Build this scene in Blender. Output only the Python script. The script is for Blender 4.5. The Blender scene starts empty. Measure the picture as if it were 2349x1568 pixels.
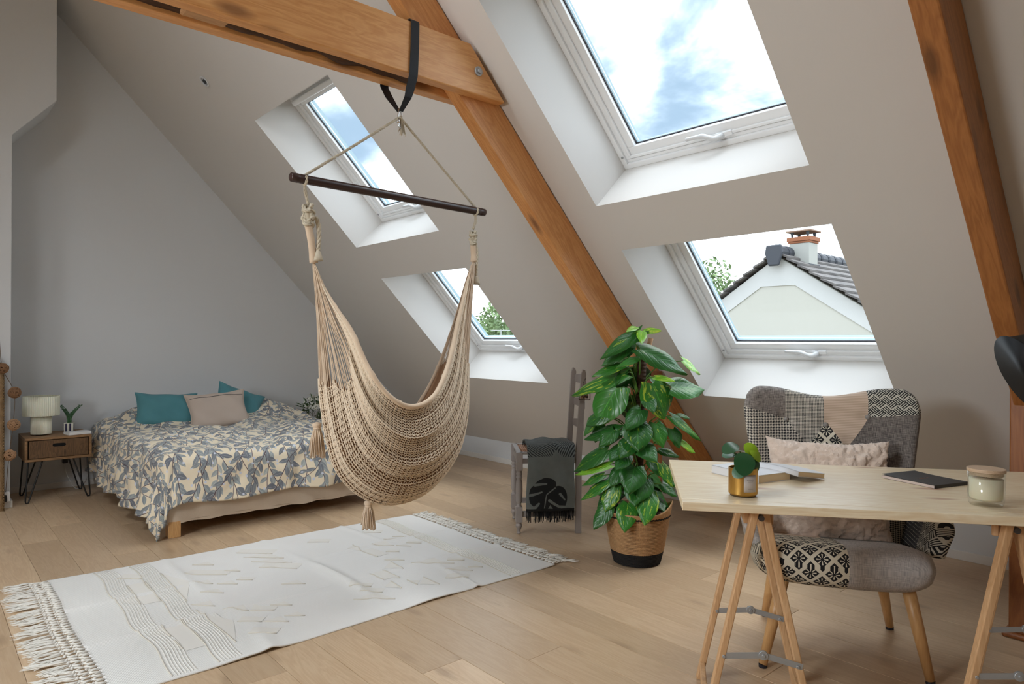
import bpy, bmesh, math, random
from mathutils import Vector, Matrix, noise
random.seed(7)
DATA = {'R': [0.662588, 0.748964, 0.005559], 'U': [-0.003701, -0.004148, 0.999985], 'F': [-0.748975, 0.662598, -2.4e-05], 'ham0': [[-2.632, 1.241, 1.52], [-2.6, 1.265, 1.427], [-2.53, 1.294, 1.327], [-2.47, 1.327, 1.238], [-2.4, 1.371, 1.082], [-2.37, 1.439, 0.98], [-2.36, 1.536, 0.934], [-2.37, 1.651, 0.969], [-2.45, 1.786, 1.09], [-2.55, 1.921, 1.299], [-2.668, 2.092, 1.599]], 'ham2': [[-2.64, 1.241, 1.521], [-2.64, 1.26, 1.347], [-2.64, 1.276, 1.13], [-2.63, 1.29, 0.912], [-2.62, 1.346, 0.679], [-2.6, 1.457, 0.549], [-2.59, 1.602, 0.493], [-2.58, 1.769, 0.519], [-2.58, 1.907, 0.631], [-2.59, 1.973, 0.779], [-2.62, 2.004, 1.017], [-2.65, 2.047, 1.293], [-2.68, 2.112, 1.602]], 'ham4': [[-2.642, 1.244, 1.521], [-2.73, 1.325, 1.316], [-2.84, 1.405, 1.046], [-2.9, 1.475, 0.819], [-2.93, 1.536, 0.719], [-2.95, 1.687, 0.691], [-2.94, 1.829, 0.756], [-2.91, 1.944, 0.883], [-2.85, 2.012, 1.051], [-2.77, 2.053, 1.284], [-2.682, 2.094, 1.6]], 'leaves': [[[-2.242, 2.904, 1.266], [-2.339, 2.71, 1.14], 0.089, 0], [[-2.25, 2.929, 1.262], [-2.166, 2.957, 1.269], 0.042, 2], [[-2.265, 2.89, 1.284], [-2.235, 2.782, 1.269], 0.037, 2], [[-2.242, 2.904, 1.266], [-2.167, 2.808, 1.216], 0.056, 2], [[-2.256, 2.887, 1.172], [-2.085, 3.071, 1.061], 0.126, 0], [[-2.138, 3.125, 1.108], [-2.109, 3.257, 1.042], 0.07, 2], [[-2.302, 2.866, 1.18], [-2.376, 2.753, 1.094], 0.089, 0], [[-2.251, 2.902, 1.122], [-2.269, 2.75, 1.084], 0.042, 1], [[-2.321, 2.84, 1.081], [-2.418, 2.728, 1.034], 0.065, 1], [[-2.312, 2.865, 1.035], [-2.599, 2.763, 0.932], 0.112, 1], [[-2.343, 2.833, 0.966], [-2.422, 2.747, 0.781], 0.201, 1], [[-2.222, 2.968, 0.99], [-2.152, 2.997, 0.82], 0.201, 1], [[-2.16, 3.041, 0.963], [-2.085, 3.244, 0.957], 0.14, 1], [[-2.203, 2.965, 1.018], [-2.105, 2.99, 1.008], 0.042, 2], [[-2.446, 2.777, 0.803], [-2.518, 2.752, 0.701], 0.07, 1], [[-2.334, 2.845, 0.735], [-2.496, 2.755, 0.687], 0.089, 0], [[-2.264, 2.894, 0.774], [-2.196, 2.824, 0.662], 0.159, 0], [[-2.207, 2.98, 0.773], [-2.144, 2.969, 0.668], 0.103, 1], [[-2.16, 3.067, 0.739], [-2.117, 3.08, 0.651], 0.093, 0], [[-2.158, 3.048, 0.809], [-2.087, 3.229, 0.689], 0.075, 1], [[-2.174, 3.133, 0.811], [-2.116, 3.155, 0.798], 0.036, 0], [[-2.14, 3.109, 0.669], [-2.103, 3.202, 0.611], 0.056, 2], [[-2.405, 2.854, 0.688], [-2.419, 2.775, 0.642], 0.07, 0], [[-2.369, 2.797, 0.631], [-2.539, 2.712, 0.517], 0.103, 0], [[-2.36, 2.801, 0.55], [-2.521, 2.707, 0.495], 0.056, 2], [[-2.398, 2.791, 0.491], [-2.497, 2.729, 0.434], 0.051, 1], [[-2.373, 2.803, 0.457], [-2.504, 2.726, 0.359], 0.065, 1], [[-2.268, 2.886, 0.544], [-2.223, 2.785, 0.442], 0.14, 0], [[-2.232, 2.941, 0.479], [-2.201, 2.847, 0.39], 0.103, 0], [[-2.357, 2.827, 0.434], [-2.372, 2.765, 0.315], 0.103, 1], [[-2.163, 3.073, 0.537], [-2.124, 3.129, 0.474], 0.065, 2], [[-2.219, 3.06, 0.434], [-2.148, 3.087, 0.385], 0.075, 0], [[-2.214, 2.94, 0.41], [-2.151, 2.83, 0.288], 0.117, 1], [[-2.292, 2.86, 0.349], [-2.239, 2.769, 0.243], 0.112, 1], [[-2.371, 2.802, 0.326], [-2.408, 2.72, 0.225], 0.093, 0], [[-2.234, 3.021, 0.363], [-2.152, 2.987, 0.319], 0.07, 0], [[-2.323, 2.839, 0.646], [-2.315, 2.748, 0.593], 0.079, 0], [[-2.227, 3.039, 0.619], [-2.139, 3.087, 0.598], 0.056, 0], [[-2.254, 3.001, 0.56], [-2.168, 2.992, 0.501], 0.075, 0], [[-2.291, 2.857, 0.603], [-2.267, 2.742, 0.556], 0.079, 0], [[-2.368, 2.809, 0.843], [-2.468, 2.73, 0.767], 0.103, 0], [[-2.249, 2.917, 0.846], [-2.245, 2.799, 0.765], 0.103, 0], [[-2.19, 3.004, 0.555], [-2.123, 3.018, 0.455], 0.075, 1], [[-2.256, 2.898, 0.666], [-2.142, 2.893, 0.6], 0.112, 0], [[-2.353, 2.819, 0.735], [-2.377, 2.738, 0.667], 0.093, 0], [[-2.284, 2.877, 0.683], [-2.271, 2.777, 0.614], 0.103, 0], [[-2.276, 2.883, 0.448], [-2.211, 2.815, 0.371], 0.103, 0], [[-2.329, 2.848, 0.526], [-2.336, 2.774, 0.453], 0.084, 0], [[-2.267, 2.974, 0.382], [-2.172, 2.936, 0.333], 0.075, 0], [[-2.182, 3.023, 0.499], [-2.123, 3.056, 0.44], 0.065, 1], [[-2.411, 2.864, 0.374], [-2.456, 2.803, 0.31], 0.075, 0], [[-2.326, 2.925, 1.198], [-2.287, 2.848, 1.135], 0.056, 0], [[-2.239, 2.932, 0.918], [-2.164, 2.907, 0.853], 0.084, 0], [[-2.351, 2.9, 1.079], [-2.339, 2.814, 0.99], 0.065, 0], [[-2.459, 2.831, 0.779], [-2.47, 2.788, 0.67], 0.075, 0], [[-2.451, 2.825, 0.428], [-2.494, 2.763, 0.374], 0.056, 0]], 'rug': [[-3.855, 0.766, -3.771, 0.858], [-3.706, 0.781, -3.568, 0.784], [-3.533, 0.782, -3.408, 0.782], [-3.711, 0.861, -3.393, 0.861], [-3.795, 0.951, -3.315, 0.952], [-3.625, 1.212, -3.568, 1.275], [-3.704, 1.04, -3.557, 1.204], [-3.537, 1.034, -3.471, 1.112], [-3.457, 1.128, -3.389, 1.205], [-3.453, 1.22, -3.396, 1.28], [-3.381, 1.029, -3.308, 1.114], [-3.835, 1.114, -3.761, 1.2], [-3.894, 1.363, -3.746, 1.511], [-3.787, 1.366, -3.627, 1.53], [-3.683, 1.372, -3.516, 1.532], [-3.565, 1.371, -3.415, 1.521], [-3.256, 0.953, -3.17, 1.029], [-3.093, 1.035, -3.021, 1.12], [-3.016, 1.125, -2.948, 1.204], [-3.019, 1.216, -2.952, 1.288], [-3.173, 0.95, -2.731, 0.958], [-3.096, 0.863, -2.78, 0.861], [-3.08, 0.784, -2.953, 0.783], [-2.909, 0.782, -2.798, 0.782], [-2.933, 1.037, -2.862, 1.111], [-2.861, 1.117, -2.789, 1.2], [-2.859, 1.21, -2.8, 1.278], [-2.781, 1.025, -2.706, 1.112], [-2.658, 1.111, -2.59, 1.199], [-2.651, 0.772, -2.583, 0.85], [-3.831, 1.756, -3.749, 1.853], [-3.243, 1.368, -3.167, 1.457], [-3.607, 1.937, -3.468, 1.922], [-3.468, 1.922, -3.312, 1.943], [-3.186, 1.952, -3.039, 1.936], [-3.095, 1.848, -2.931, 1.847], [-3.088, 1.769, -2.962, 1.772], [-2.862, 1.941, -2.721, 1.941], [-2.721, 1.941, -2.549, 1.942], [-3.816, 2.106, -3.737, 2.192], [-3.612, 2.2, -3.553, 2.262], [-3.591, 2.13, -3.539, 2.188], [-3.441, 2.2, -3.381, 2.267], [-3.524, 2.017, -3.434, 2.115], [-3.426, 2.126, -3.366, 2.192], [-3.363, 2.022, -3.314, 2.08], [-3.234, 1.941, -3.161, 2.021], [-3.09, 2.02, -2.941, 2.189], [-3.011, 2.193, -2.951, 2.263], [-2.842, 2.203, -2.79, 2.264], [-2.893, 2.093, -2.78, 2.189], [-2.78, 2.018, -2.7, 2.104], [-2.657, 2.1, -2.583, 2.189], [-2.666, 1.76, -2.592, 1.85], [-2.887, 1.595, -2.812, 1.673], [-2.824, 1.527, -2.699, 1.677], [-2.72, 1.529, -2.592, 1.671], [-2.984, 1.591, -2.914, 1.672], [-2.918, 1.785, -2.801, 1.772], [-2.88, 1.856, -2.792, 1.859]]}
SC = bpy.context.scene
COL = SC.collection
PI = math.pi

# ------------------------------------------------------------------ camera, sky, exposure
cam = bpy.data.objects.new('camera', bpy.data.cameras.new('camera'))
COL.objects.link(cam)
cam.data.sensor_width = 36.0
cam.data.lens = 36.0 * 1555.94 / 2349.0
cam.data.clip_start = 0.05
cam.data.clip_end = 500
R_, U_, F_ = Vector(DATA['R']), Vector(DATA['U']), Vector(DATA['F'])
cam.matrix_world = Matrix(((R_.x, U_.x, -F_.x, 0), (R_.y, U_.y, -F_.y, 0), (R_.z, U_.z, -F_.z, 1.2), (0, 0, 0, 1)))
SC.camera = cam
SC.view_settings.view_transform = 'Standard'
SC.view_settings.look = 'None'
SC.view_settings.exposure = EXPOSURE = 0.0
SC.view_settings.gamma = 1.0
SC.view_settings.use_curve_mapping = False
SC.cycles.max_bounces = 10
SC.cycles.diffuse_bounces = 7
SC.cycles.glossy_bounces = 3
SC.cycles.transmission_bounces = 6
SC.cycles.transparent_max_bounces = 12
SC.cycles.use_denoising = True
SC.cycles.sample_clamp_indirect = 8.0
SC.cycles.caustics_reflective = False
SC.cycles.caustics_refractive = False

def c(r, g, b):
    f = lambda v: (v / 255 / 12.92) if v <= 10.31 else ((v / 255 + 0.055) / 1.055) ** 2.4
    return (f(r), f(g), f(b), 1.0)

# ------------------------------------------------------------------ node expression helper
class X:
    def __init__(s, nt, so): s.nt, s.so = nt, so
    def _m(s, op, *a, clamp=False):
        n = s.nt.nodes.new('ShaderNodeMath'); n.operation = op; n.use_clamp = clamp
        for i, v in enumerate((s,) + a):
            if isinstance(v, X): s.nt.links.new(v.so, n.inputs[i])
            else: n.inputs[i].default_value = v
        return X(s.nt, n.outputs[0])
    def k(s, v):
        n = s.nt.nodes.new('ShaderNodeValue'); n.outputs[0].default_value = v; return X(s.nt, n.outputs[0])
    def __add__(s, o): return s._m('ADD', o)
    __radd__ = __add__
    def __sub__(s, o): return s._m('SUBTRACT', o)
    def __rsub__(s, o): return s.k(o)._m('SUBTRACT', s)
    def __mul__(s, o): return s._m('MULTIPLY', o)
    __rmul__ = __mul__
    def __truediv__(s, o): return s._m('DIVIDE', o)
    def __lt__(s, o): return s._m('LESS_THAN', o)
    def __gt__(s, o): return s._m('GREATER_THAN', o)
    def __neg__(s): return s._m('MULTIPLY', -1.0)
    def sin(s): return s._m('SINE')
    def cos(s): return s._m('COSINE')
    def abs(s): return s._m('ABSOLUTE')
    def frac(s): return s._m('FRACT')
    def floor(s): return s._m('FLOOR')
    def sqrt(s): return s._m('SQRT')
    def pow(s, o): return s._m('POWER', o)
    def min(s, o): return s._m('MINIMUM', o)
    def max(s, o): return s._m('MAXIMUM', o)
    def atan2(s, o): return s._m('ARCTAN2', o)
    def sat(s): return s._m('ADD', 0.0, clamp=True)
    def ramp(s, a, b): return ((s - a) / (b - a)).sat()

class Mat:
    def __init__(m, name, tree=None):
        if tree is None:
            m.mat = bpy.data.materials.new(name); m.mat.use_nodes = True; m.nt = m.mat.node_tree
            m.bs = m.nt.nodes['Principled BSDF']
        else: m.nt = tree
    def node(m, t): return m.nt.nodes.new(t)
    def link(m, a, b): m.nt.links.new(a.so if isinstance(a, X) else a, b)
    def coord(m, kind='Object'):
        n = m.node('ShaderNodeTexCoord'); return X(m.nt, n.outputs[kind])
    def sep(m, v):
        n = m.node('ShaderNodeSeparateXYZ'); m.link(v, n.inputs[0]); return [X(m.nt, o) for o in n.outputs]
    def vec(m, x, y=0.0, z=0.0):
        n = m.node('ShaderNodeCombineXYZ')
        for i, v in enumerate((x, y, z)):
            if isinstance(v, X): m.link(v, n.inputs[i])
            else: n.inputs[i].default_value = v
        return X(m.nt, n.outputs[0])
    def noise(m, v, scale=5.0, detail=2.0, rough=0.5, dist=0.0):
        n = m.node('ShaderNodeTexNoise'); m.link(v, n.inputs['Vector'])
        n.inputs['Scale'].default_value = scale; n.inputs['Detail'].default_value = detail
        n.inputs['Roughness'].default_value = rough; n.inputs['Distortion'].default_value = dist
        return X(m.nt, n.outputs['Fac'])
    def voro(m, v, scale=5.0):
        n = m.node('ShaderNodeTexVoronoi'); m.link(v, n.inputs['Vector']); n.inputs['Scale'].default_value = scale
        return X(m.nt, n.outputs['Distance'])
    def white(m, v):
        n = m.node('ShaderNodeTexWhiteNoise'); n.noise_dimensions = '3D'; m.link(v, n.inputs['Vector'])
        return X(m.nt, n.outputs['Value'])
    def rand(m):
        n = m.node('ShaderNodeObjectInfo'); return X(m.nt, n.outputs['Random'])
    def mix(m, f, a, b):
        n = m.node('ShaderNodeMix'); n.data_type = 'RGBA'
        for s, v in ((n.inputs[0], f), (n.inputs[6], a), (n.inputs[7], b)):
            if isinstance(v, X): m.link(v, s)
            else: s.default_value = v
        return X(m.nt, n.outputs[2])
    def out(m, color, rough=0.6, bump=None, strength=0.4, dist=0.002, metallic=0.0, **kw):
        for name, v in (('Base Color', color), ('Roughness', rough), ('Metallic', metallic)):
            if isinstance(v, X): m.link(v, m.bs.inputs[name])
            else: m.bs.inputs[name].default_value = v
        for kname, v in kw.items():
            m.bs.inputs[kname.replace('_', ' ')].default_value = v
        if bump is not None:
            b = m.node('ShaderNodeBump'); b.inputs['Strength'].default_value = strength; b.inputs['Distance'].default_value = dist
            m.link(bump, b.inputs['Height']); m.nt.links.new(b.outputs[0], m.bs.inputs['Normal'])
        return m.mat

def plain(name, col, rough=0.6, **kw):
    return Mat(name).out(col, rough, **kw)

def wood(name, c1, c2, axis='x', scale=1.0, knots=0.6, rough=0.5, rnd=0.0, knotcol=None, tint=0.0):
    m = Mat(name); o = m.coord(); x, y, z = m.sep(o)
    if axis == 'y': x, y = y, x
    if axis == 'z': x, z = z, x
    off = m.rand() * 37.0
    p = m.vec(x * (1.1 * scale) + off, y * (9.0 * scale) + off, z * (9.0 * scale))
    n1 = m.noise(p, 1.2, 4, 0.6, 0.6)
    fine = m.noise(m.vec(x * (3 * scale) + off, y * (120 * scale), z * (120 * scale)), 1.0, 3, 0.6)
    kv = m.voro(m.vec(x * (2.2 * scale) + off, y * (6.5 * scale) + off, z * (6.5 * scale)), 1.0)
    ring = (n1 * 9.0 + kv * 2.0).frac()
    ring = (ring - 0.5).abs() * 2.0
    col = m.mix((ring * 0.45 + fine * 0.7 - 0.1).sat(), c1, c2)
    kn = (1.0 - kv.ramp(0.07, 0.20)) * knots
    col = m.mix(kn, col, knotcol or tuple(v * 0.3 for v in c2[:3]) + (1,))
    if rnd:
        col = m.mix(m.rand() * rnd, col, tuple(v * 0.55 for v in c2[:3]) + (1,))
    return m.out(col, rough, bump=fine, strength=0.12, dist=0.001)

SKY = 5.3
# --- world: bright broken cloud with a few blue gaps, brighter overhead
wd = bpy.data.worlds.new('sky'); SC.world = wd; wd.use_nodes = True
wm = Mat('', wd.node_tree)
bgn = wd.node_tree.nodes['Background']
dx, dy, dz = wm.sep(wm.coord('Generated'))
h = dz.max(0.0) + 0.42
cp = wm.vec(dx / h, dy / h, 21.9)
n1 = wm.noise(cp, 2.6, 6, 0.52, 0.2)
n2 = wm.noise(cp, 4.0, 4, 0.6)
cloud = (n1 + (n2 - 0.5) * 0.16).ramp(0.36, 0.57)
cloud = (cloud + dz.ramp(0.26, 0.02) * 0.9).sat()
blue = wm.vec(0.50 / SKY, 0.71 / SKY, 0.94 / SKY)
shade = wm.noise(cp, 2.3, 3, 0.5)
lum = (0.93 + (shade - 0.5) * 0.35) * (0.86 + dz.ramp(0.15, 1.0) * 0.9)
wc = wm.node('ShaderNodeVectorMath'); wc.operation = 'SCALE'
cl = wm.vec(0.87, 0.95, 1.03)
wm.link(cl, wc.inputs[0]); wm.link(lum * 1.0, wc.inputs[3])
skycol = wm.mix(cloud.pow(2.2), blue, X(wd.node_tree, wc.outputs[0]))
ground_mask = dz.ramp(-0.02, -0.0)
skycol = wm.mix(ground_mask, c(128, 126, 120), skycol)
wm.link(skycol, bgn.inputs['Color'])
bgn.inputs['Strength'].default_value = SKY
wd.cycles.sampling_method = 'MANUAL'
wd.cycles.sample_map_resolution = 1024

FILL_W = 46.0  # power of the added fill lamps on the rear slope
# soft high sun behind the house, veiled by cloud, reaching in through the roof windows
sun = bpy.data.objects.new('sun', bpy.data.lights.new('sun', 'SUN')); COL.objects.link(sun)
sun.data.energy = 1.6; sun.data.angle = math.radians(46); sun.data.color = (1.0, 0.93, 0.84)
sun.rotation_euler = (math.radians(-34), 0, math.radians(-6))

# ------------------------------------------------------------------ mesh helpers
def tag(o, label=None, cat=None, group=None, kind=None):
    if label: o['label'] = label
    if cat: o['category'] = cat
    if group: o['group'] = group
    if kind: o['kind'] = kind
    return o

def thing(name, label, cat, loc=(0, 0, 0), rz=0.0, group=None):
    o = bpy.data.objects.new(name, None); COL.objects.link(o)
    o.location = loc; o.rotation_euler = (0, 0, rz); o.empty_display_size = 0.05
    return tag(o, label, cat, group)

def wmat(o):
    m = Matrix.LocRotScale(o.location, o.rotation_euler, o.scale)
    return wmat(o.parent) @ m if o.parent else m

class MB:
    def __init__(s): s.v, s.f, s.uv = [], [], {}
    def add(s, vs, fs, uvs=None):
        b = len(s.v); s.v += [Vector(v) for v in vs]; s.f += [tuple(i + b for i in f) for f in fs]
        if uvs:
            for i, q in enumerate(uvs): s.uv[b + i] = q
    def box(s, lo, hi, M=None):
        x0, y0, z0 = lo; x1, y1, z1 = hi
        vs = [Vector(p) for p in ((x0,y0,z0),(x1,y0,z0),(x1,y1,z0),(x0,y1,z0),(x0,y0,z1),(x1,y0,z1),(x1,y1,z1),(x0,y1,z1))]
        if M: vs = [M @ v for v in vs]
        s.add(vs, [(0,3,2,1),(4,5,6,7),(0,1,5,4),(1,2,6,5),(2,3,7,6),(3,0,4,7)]); return s
    def bar(s, a, b, w, d, up=(0, 0, 1)):
        a, b = Vector(a), Vector(b); t = (b - a).normalized(); up = Vector(up)
        sd = t.cross(up).normalized(); u2 = sd.cross(t)
        vs = []
        for p in (a, b):
            for i, j in ((-1,-1),(1,-1),(1,1),(-1,1)): vs.append(p + sd * (i * w / 2) + u2 * (j * d / 2))
        s.add(vs, [(0,3,2,1),(4,5,6,7),(0,1,5,4),(1,2,6,5),(2,3,7,6),(3,0,4,7)]); return s
    def tube(s, pts, r, n=6, cap=True):
        pts = [Vector(p) for p in pts]; m = len(pts)
        rs = r if isinstance(r, (list, tuple)) else [r] * m
        t = (pts[1] - pts[0]).normalized(); nn = t.orthogonal().normalized(); vs = []
        for i, p in enumerate(pts):
            t2 = (pts[min(i + 1, m - 1)] - pts[max(i - 1, 0)])
            t2 = t2.normalized() if t2.length > 1e-9 else t
            nn = (nn - t2 * nn.dot(t2)); nn = nn.normalized() if nn.length > 1e-6 else t2.orthogonal().normalized()
            bn = t2.cross(nn); t = t2
            for k in range(n):
                a = 2 * PI * k / n; vs.append(p + (nn * math.cos(a) + bn * math.sin(a)) * rs[i])
        fs = [(i*n+k, i*n+(k+1) % n, (i+1)*n+(k+1) % n, (i+1)*n+k) for i in range(m-1) for k in range(n)]
        if cap: fs += [tuple(range(n-1, -1, -1)), tuple(range((m-1)*n, m*n))]
        s.add(vs, fs); return s
    def lathe(s, prof, cen=(0, 0, 0), n=32, fn=None, M=None):
        cen = Vector(cen); vs = []
        for (r, z) in prof:
            for k in range(n):
                a = 2 * PI * k / n; q = r * (fn(a, r, z) if fn else 1)
                v = Vector((q * math.cos(a), q * math.sin(a), z))
                vs.append((M @ v if M else v) + cen)
        m = len(prof)
        fs = [(i*n+k, i*n+(k+1) % n, (i+1)*n+(k+1) % n, (i+1)*n+k) for i in range(m-1) for k in range(n)]
        if prof[0][0] > 1e-5: fs.append(tuple(range(n-1, -1, -1)))
        if prof[-1][0] > 1e-5: fs.append(tuple(range((m-1)*n, m*n)))
        s.add(vs, fs); return s
    def grid(s, fn, nu, nv, uvfn=None, keep=None, wrap=False):
        vs, uvs = [], []
        for i in range(nu + 1):
            for j in range(nv + 1):
                u, v = i / nu, j / nv
                vs.append(fn(u, v)); uvs.append(uvfn(u, v) if uvfn else (u, v))
        fs = [(i*(nv+1)+j, (i+1)*(nv+1)+j, (i+1)*(nv+1)+j+1, i*(nv+1)+j+1) for i in range(nu) for j in range(nv)
              if keep is None or keep((i + .5) / nu, (j + .5) / nv)]
        s.add(vs, fs, uvs); return s
    def prism(s, poly, a, b, M=None):
        n = len(poly); A, B = Vector(a), Vector(b)
        vs = [Vector(p) + A for p in poly] + [Vector(p) + B for p in poly]
        if M: vs = [M @ v for v in vs]
        s.add(vs, [tuple(range(n-1, -1, -1)), tuple(range(n, 2*n))] + [(i, (i+1) % n, (i+1) % n + n, i + n) for i in range(n)]); return s
    def rope(s, pts, R, n=5, twist=None, strands=3):
        pts = [Vector(p) for p in pts]
        L = sum((pts[i+1]-pts[i]).length for i in range(len(pts)-1)); step = R * 0.9
        m = max(4, int(L / step)); res = resample(pts, m); tw = twist or 2 * PI / (R * 7)
        t = (res[1]-res[0]).normalized(); nn = t.orthogonal().normalized()
        fr = []
        for i, p in enumerate(res):
            t2 = (res[min(i+1, m)] - res[max(i-1, 0)]).normalized()
            nn = (nn - t2 * nn.dot(t2)).normalized(); fr.append((p, nn.copy(), t2.cross(nn)))
        for k in range(strands):
            path = []
            for i, (p, a, b) in enumerate(fr):
                ph = tw * L * i / m + 2 * PI * k / strands
                path.append(p + (a * math.cos(ph) + b * math.sin(ph)) * R * 0.5)
            s.tube(path, R * 0.58, n)
        return s
    def build(s, name, mat, parent=None, smooth=False, bevel=0.0, subs=0, world=True, normals=True, solid=0.0, seg=2):
        me = bpy.data.meshes.new(name)
        inv = wmat(parent).inverted() if (parent is not None and world) else None
        vs = [inv @ v for v in s.v] if inv else s.v
        me.from_pydata([tuple(v) for v in vs], [], s.f)
        if s.uv:
            ul = me.uv_layers.new(name='uv')
            for lp in me.loops: ul.data[lp.index].uv = s.uv.get(lp.vertex_index, (0, 0))
        if normals:
            bm = bmesh.new(); bm.from_mesh(me); bmesh.ops.recalc_face_normals(bm, faces=bm.faces); bm.to_mesh(me); bm.free()
        o = bpy.data.objects.new(name, me); COL.objects.link(o)
        if mat: me.materials.append(mat)
        if parent is not None: o.parent = parent
        if smooth:
            for p in me.polygons: p.use_smooth = True
        if solid:
            md = o.modifiers.new('s', 'SOLIDIFY'); md.thickness = solid; md.offset = -1
        if bevel:
            md = o.modifiers.new('b', 'BEVEL'); md.width = bevel; md.segments = seg; md.limit_method = 'ANGLE'; md.angle_limit = math.radians(40)
        if subs:
            md = o.modifiers.new('d', 'SUBSURF'); md.levels = subs; md.render_levels = subs
        return o

def resample(pts, m):
    pts = [Vector(p) for p in pts]
    ds = [0]
    for i in range(len(pts) - 1): ds.append(ds[-1] + (pts[i+1] - pts[i]).length)
    out, k = [], 0
    for i in range(m + 1):
        d = ds[-1] * i / m
        while k < len(pts) - 2 and ds[k+1] < d: k += 1
        q = (d - ds[k]) / max(1e-9, ds[k+1] - ds[k]); out.append(pts[k].lerp(pts[k+1], min(1, max(0, q))))
    return out

def crom(pts, m):
    """smooth Catmull-Rom resample"""
    P = [Vector(p) for p in pts]; P = [P[0] * 2 - P[1]] + P + [P[-1] * 2 - P[-2]]; out = []
    for i in range(1, len(P) - 2):
        for k in range(12):
            t = k / 12; a, b, d, e = P[i-1], P[i], P[i+1], P[i+2]
            out.append(0.5 * ((2*b) + (d-a)*t + (2*a-5*b+4*d-e)*t*t + (3*b-a-3*d+e)*t**3))
    out.append(P[-2]); return resample(out, m)

def shell(base, nrm, th, nu=24, nv=24, uvfn=None):
    """closed puffy panel: base(u,v) mid-surface, nrm direction, th(u,v) full thickness (0 at the edge closes it)"""
    mb = MB()
    for sgn in (1, -1):
        mb.grid(lambda u, v: Vector(base(u, v)) + (nrm(u, v) if callable(nrm) else Vector(nrm)) * (sgn * th(u, v) / 2), nu, nv, uvfn)
    n = (nu + 1) * (nv + 1)
    idx = [i*(nv+1) for i in range(nu+1)] + [nu*(nv+1)+j for j in range(1, nv+1)] + [i*(nv+1)+nv for i in range(nu-1, -1, -1)] + [j for j in range(nv-1, 0, -1)]
    for a, b in zip(idx, idx[1:] + idx[:1]): mb.f.append((a, b, b + n, a + n))
    return mb

def copy_tree(o, parent=None):
    q = o.copy(); COL.objects.link(q); q.parent = parent
    for ch in o.children: copy_tree(ch, q)
    return q

def text(body, size, mat, parent, M, name='lettering', depth=0.0003):
    cu = bpy.data.curves.new(name, 'FONT'); cu.body = body; cu.size = size; cu.align_x = 'CENTER'; cu.align_y = 'CENTER'; cu.extrude = depth
    t = bpy.data.objects.new(name + '_tmp', cu); COL.objects.link(t)
    bpy.context.view_layer.update()
    me = bpy.data.meshes.new_from_object(t.evaluated_get(bpy.context.evaluated_depsgraph_get()))
    bpy.data.objects.remove(t); me.transform(wmat(parent).inverted() @ M)
    o = bpy.data.objects.new(name, me); COL.objects.link(o); o.parent = parent; me.materials.clear(); me.materials.append(mat); return o

# ------------------------------------------------------------------ materials
def paint_mat(name, col):
    m = Mat(name); o = m.coord()
    return m.out(m.mix(m.noise(o, 1.3, 3) * 0.25, col, tuple(v * 0.93 for v in col[:3]) + (1,)), 0.85, bump=m.noise(o, 90, 2), strength=0.05, dist=0.001)
PAINT = paint_mat('wall_paint', (0.64, 0.66, 0.68, 1))
PAINTC = paint_mat('slope_paint', (0.64, 0.62, 0.595, 1))
PVC = plain('white_pvc', (0.82, 0.83, 0.84, 1), 0.3)
TRIMW = plain('white_skirting', (0.72, 0.71, 0.69, 1), 0.45)
RUBBER = plain('black_rubber', (0.012, 0.012, 0.02, 1), 0.5)
CLAD = plain('grey_aluminium_cladding', c(150, 172, 180), 0.5)
ZINC = plain('zinc', (0.42, 0.43, 0.44, 1), 0.45, metallic=0.7)
CHROME = plain('chrome', (0.7, 0.7, 0.7, 1), 0.2, metallic=1.0)
BLACKM = plain('black_metal', (0.01, 0.01, 0.011, 1), 0.45)
BEAM = wood('honey_pine', c(224, 164, 102), c(190, 122, 62), 'x', 1.0, 0.75, 0.42, knotcol=c(95, 52, 25))
BEAMY = wood('honey_pine_collar', c(230, 176, 116), c(200, 136, 74), 'y', 1.0, 0.7, 0.42, knotcol=c(110, 64, 32))
DARKW = wood('rough_dark_timber', c(90, 56, 28), c(34, 20, 10), 'y', 1.6, 0.5, 0.8)
BEAMZ = wood('shaded_pine_post', c(160, 100, 52), c(122, 68, 30), 'z', 1.0, 0.6, 0.45, knotcol=c(80, 45, 22))  # same pine toned darker, the posts' shade is put into the colour
OAK = wood('oiled_oak', c(216, 191, 160), c(190, 160, 127), 'x', 1.0, 0.35, 0.34, rnd=0.42, knotcol=c(110, 80, 56))
LPINE = wood('pale_pine_board', c(238, 226, 200), c(214, 188, 148), 'x', 1.3, 0.7, 0.36, knotcol=c(160, 104, 76))
TREST = wood('pine_batten', c(216, 178, 136), c(186, 142, 98), 'z', 1.5, 0.35, 0.5)
BEECH = wood('beech_leg', c(210, 168, 116), c(184, 138, 86), 'z', 1.2, 0.1, 0.4)
RUSTIC = wood('rustic_brown_wood', c(158, 122, 84), c(98, 70, 42), 'y', 1.8, 0.6, 0.6)
DRUST = wood('rustic_drawer_wood', c(122, 90, 58), c(58, 40, 24), 'z', 2.6, 0.7, 0.6)
TEAKBAR = plain('dark_brown_lacquer', c(58, 40, 38), 0.28)

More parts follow.
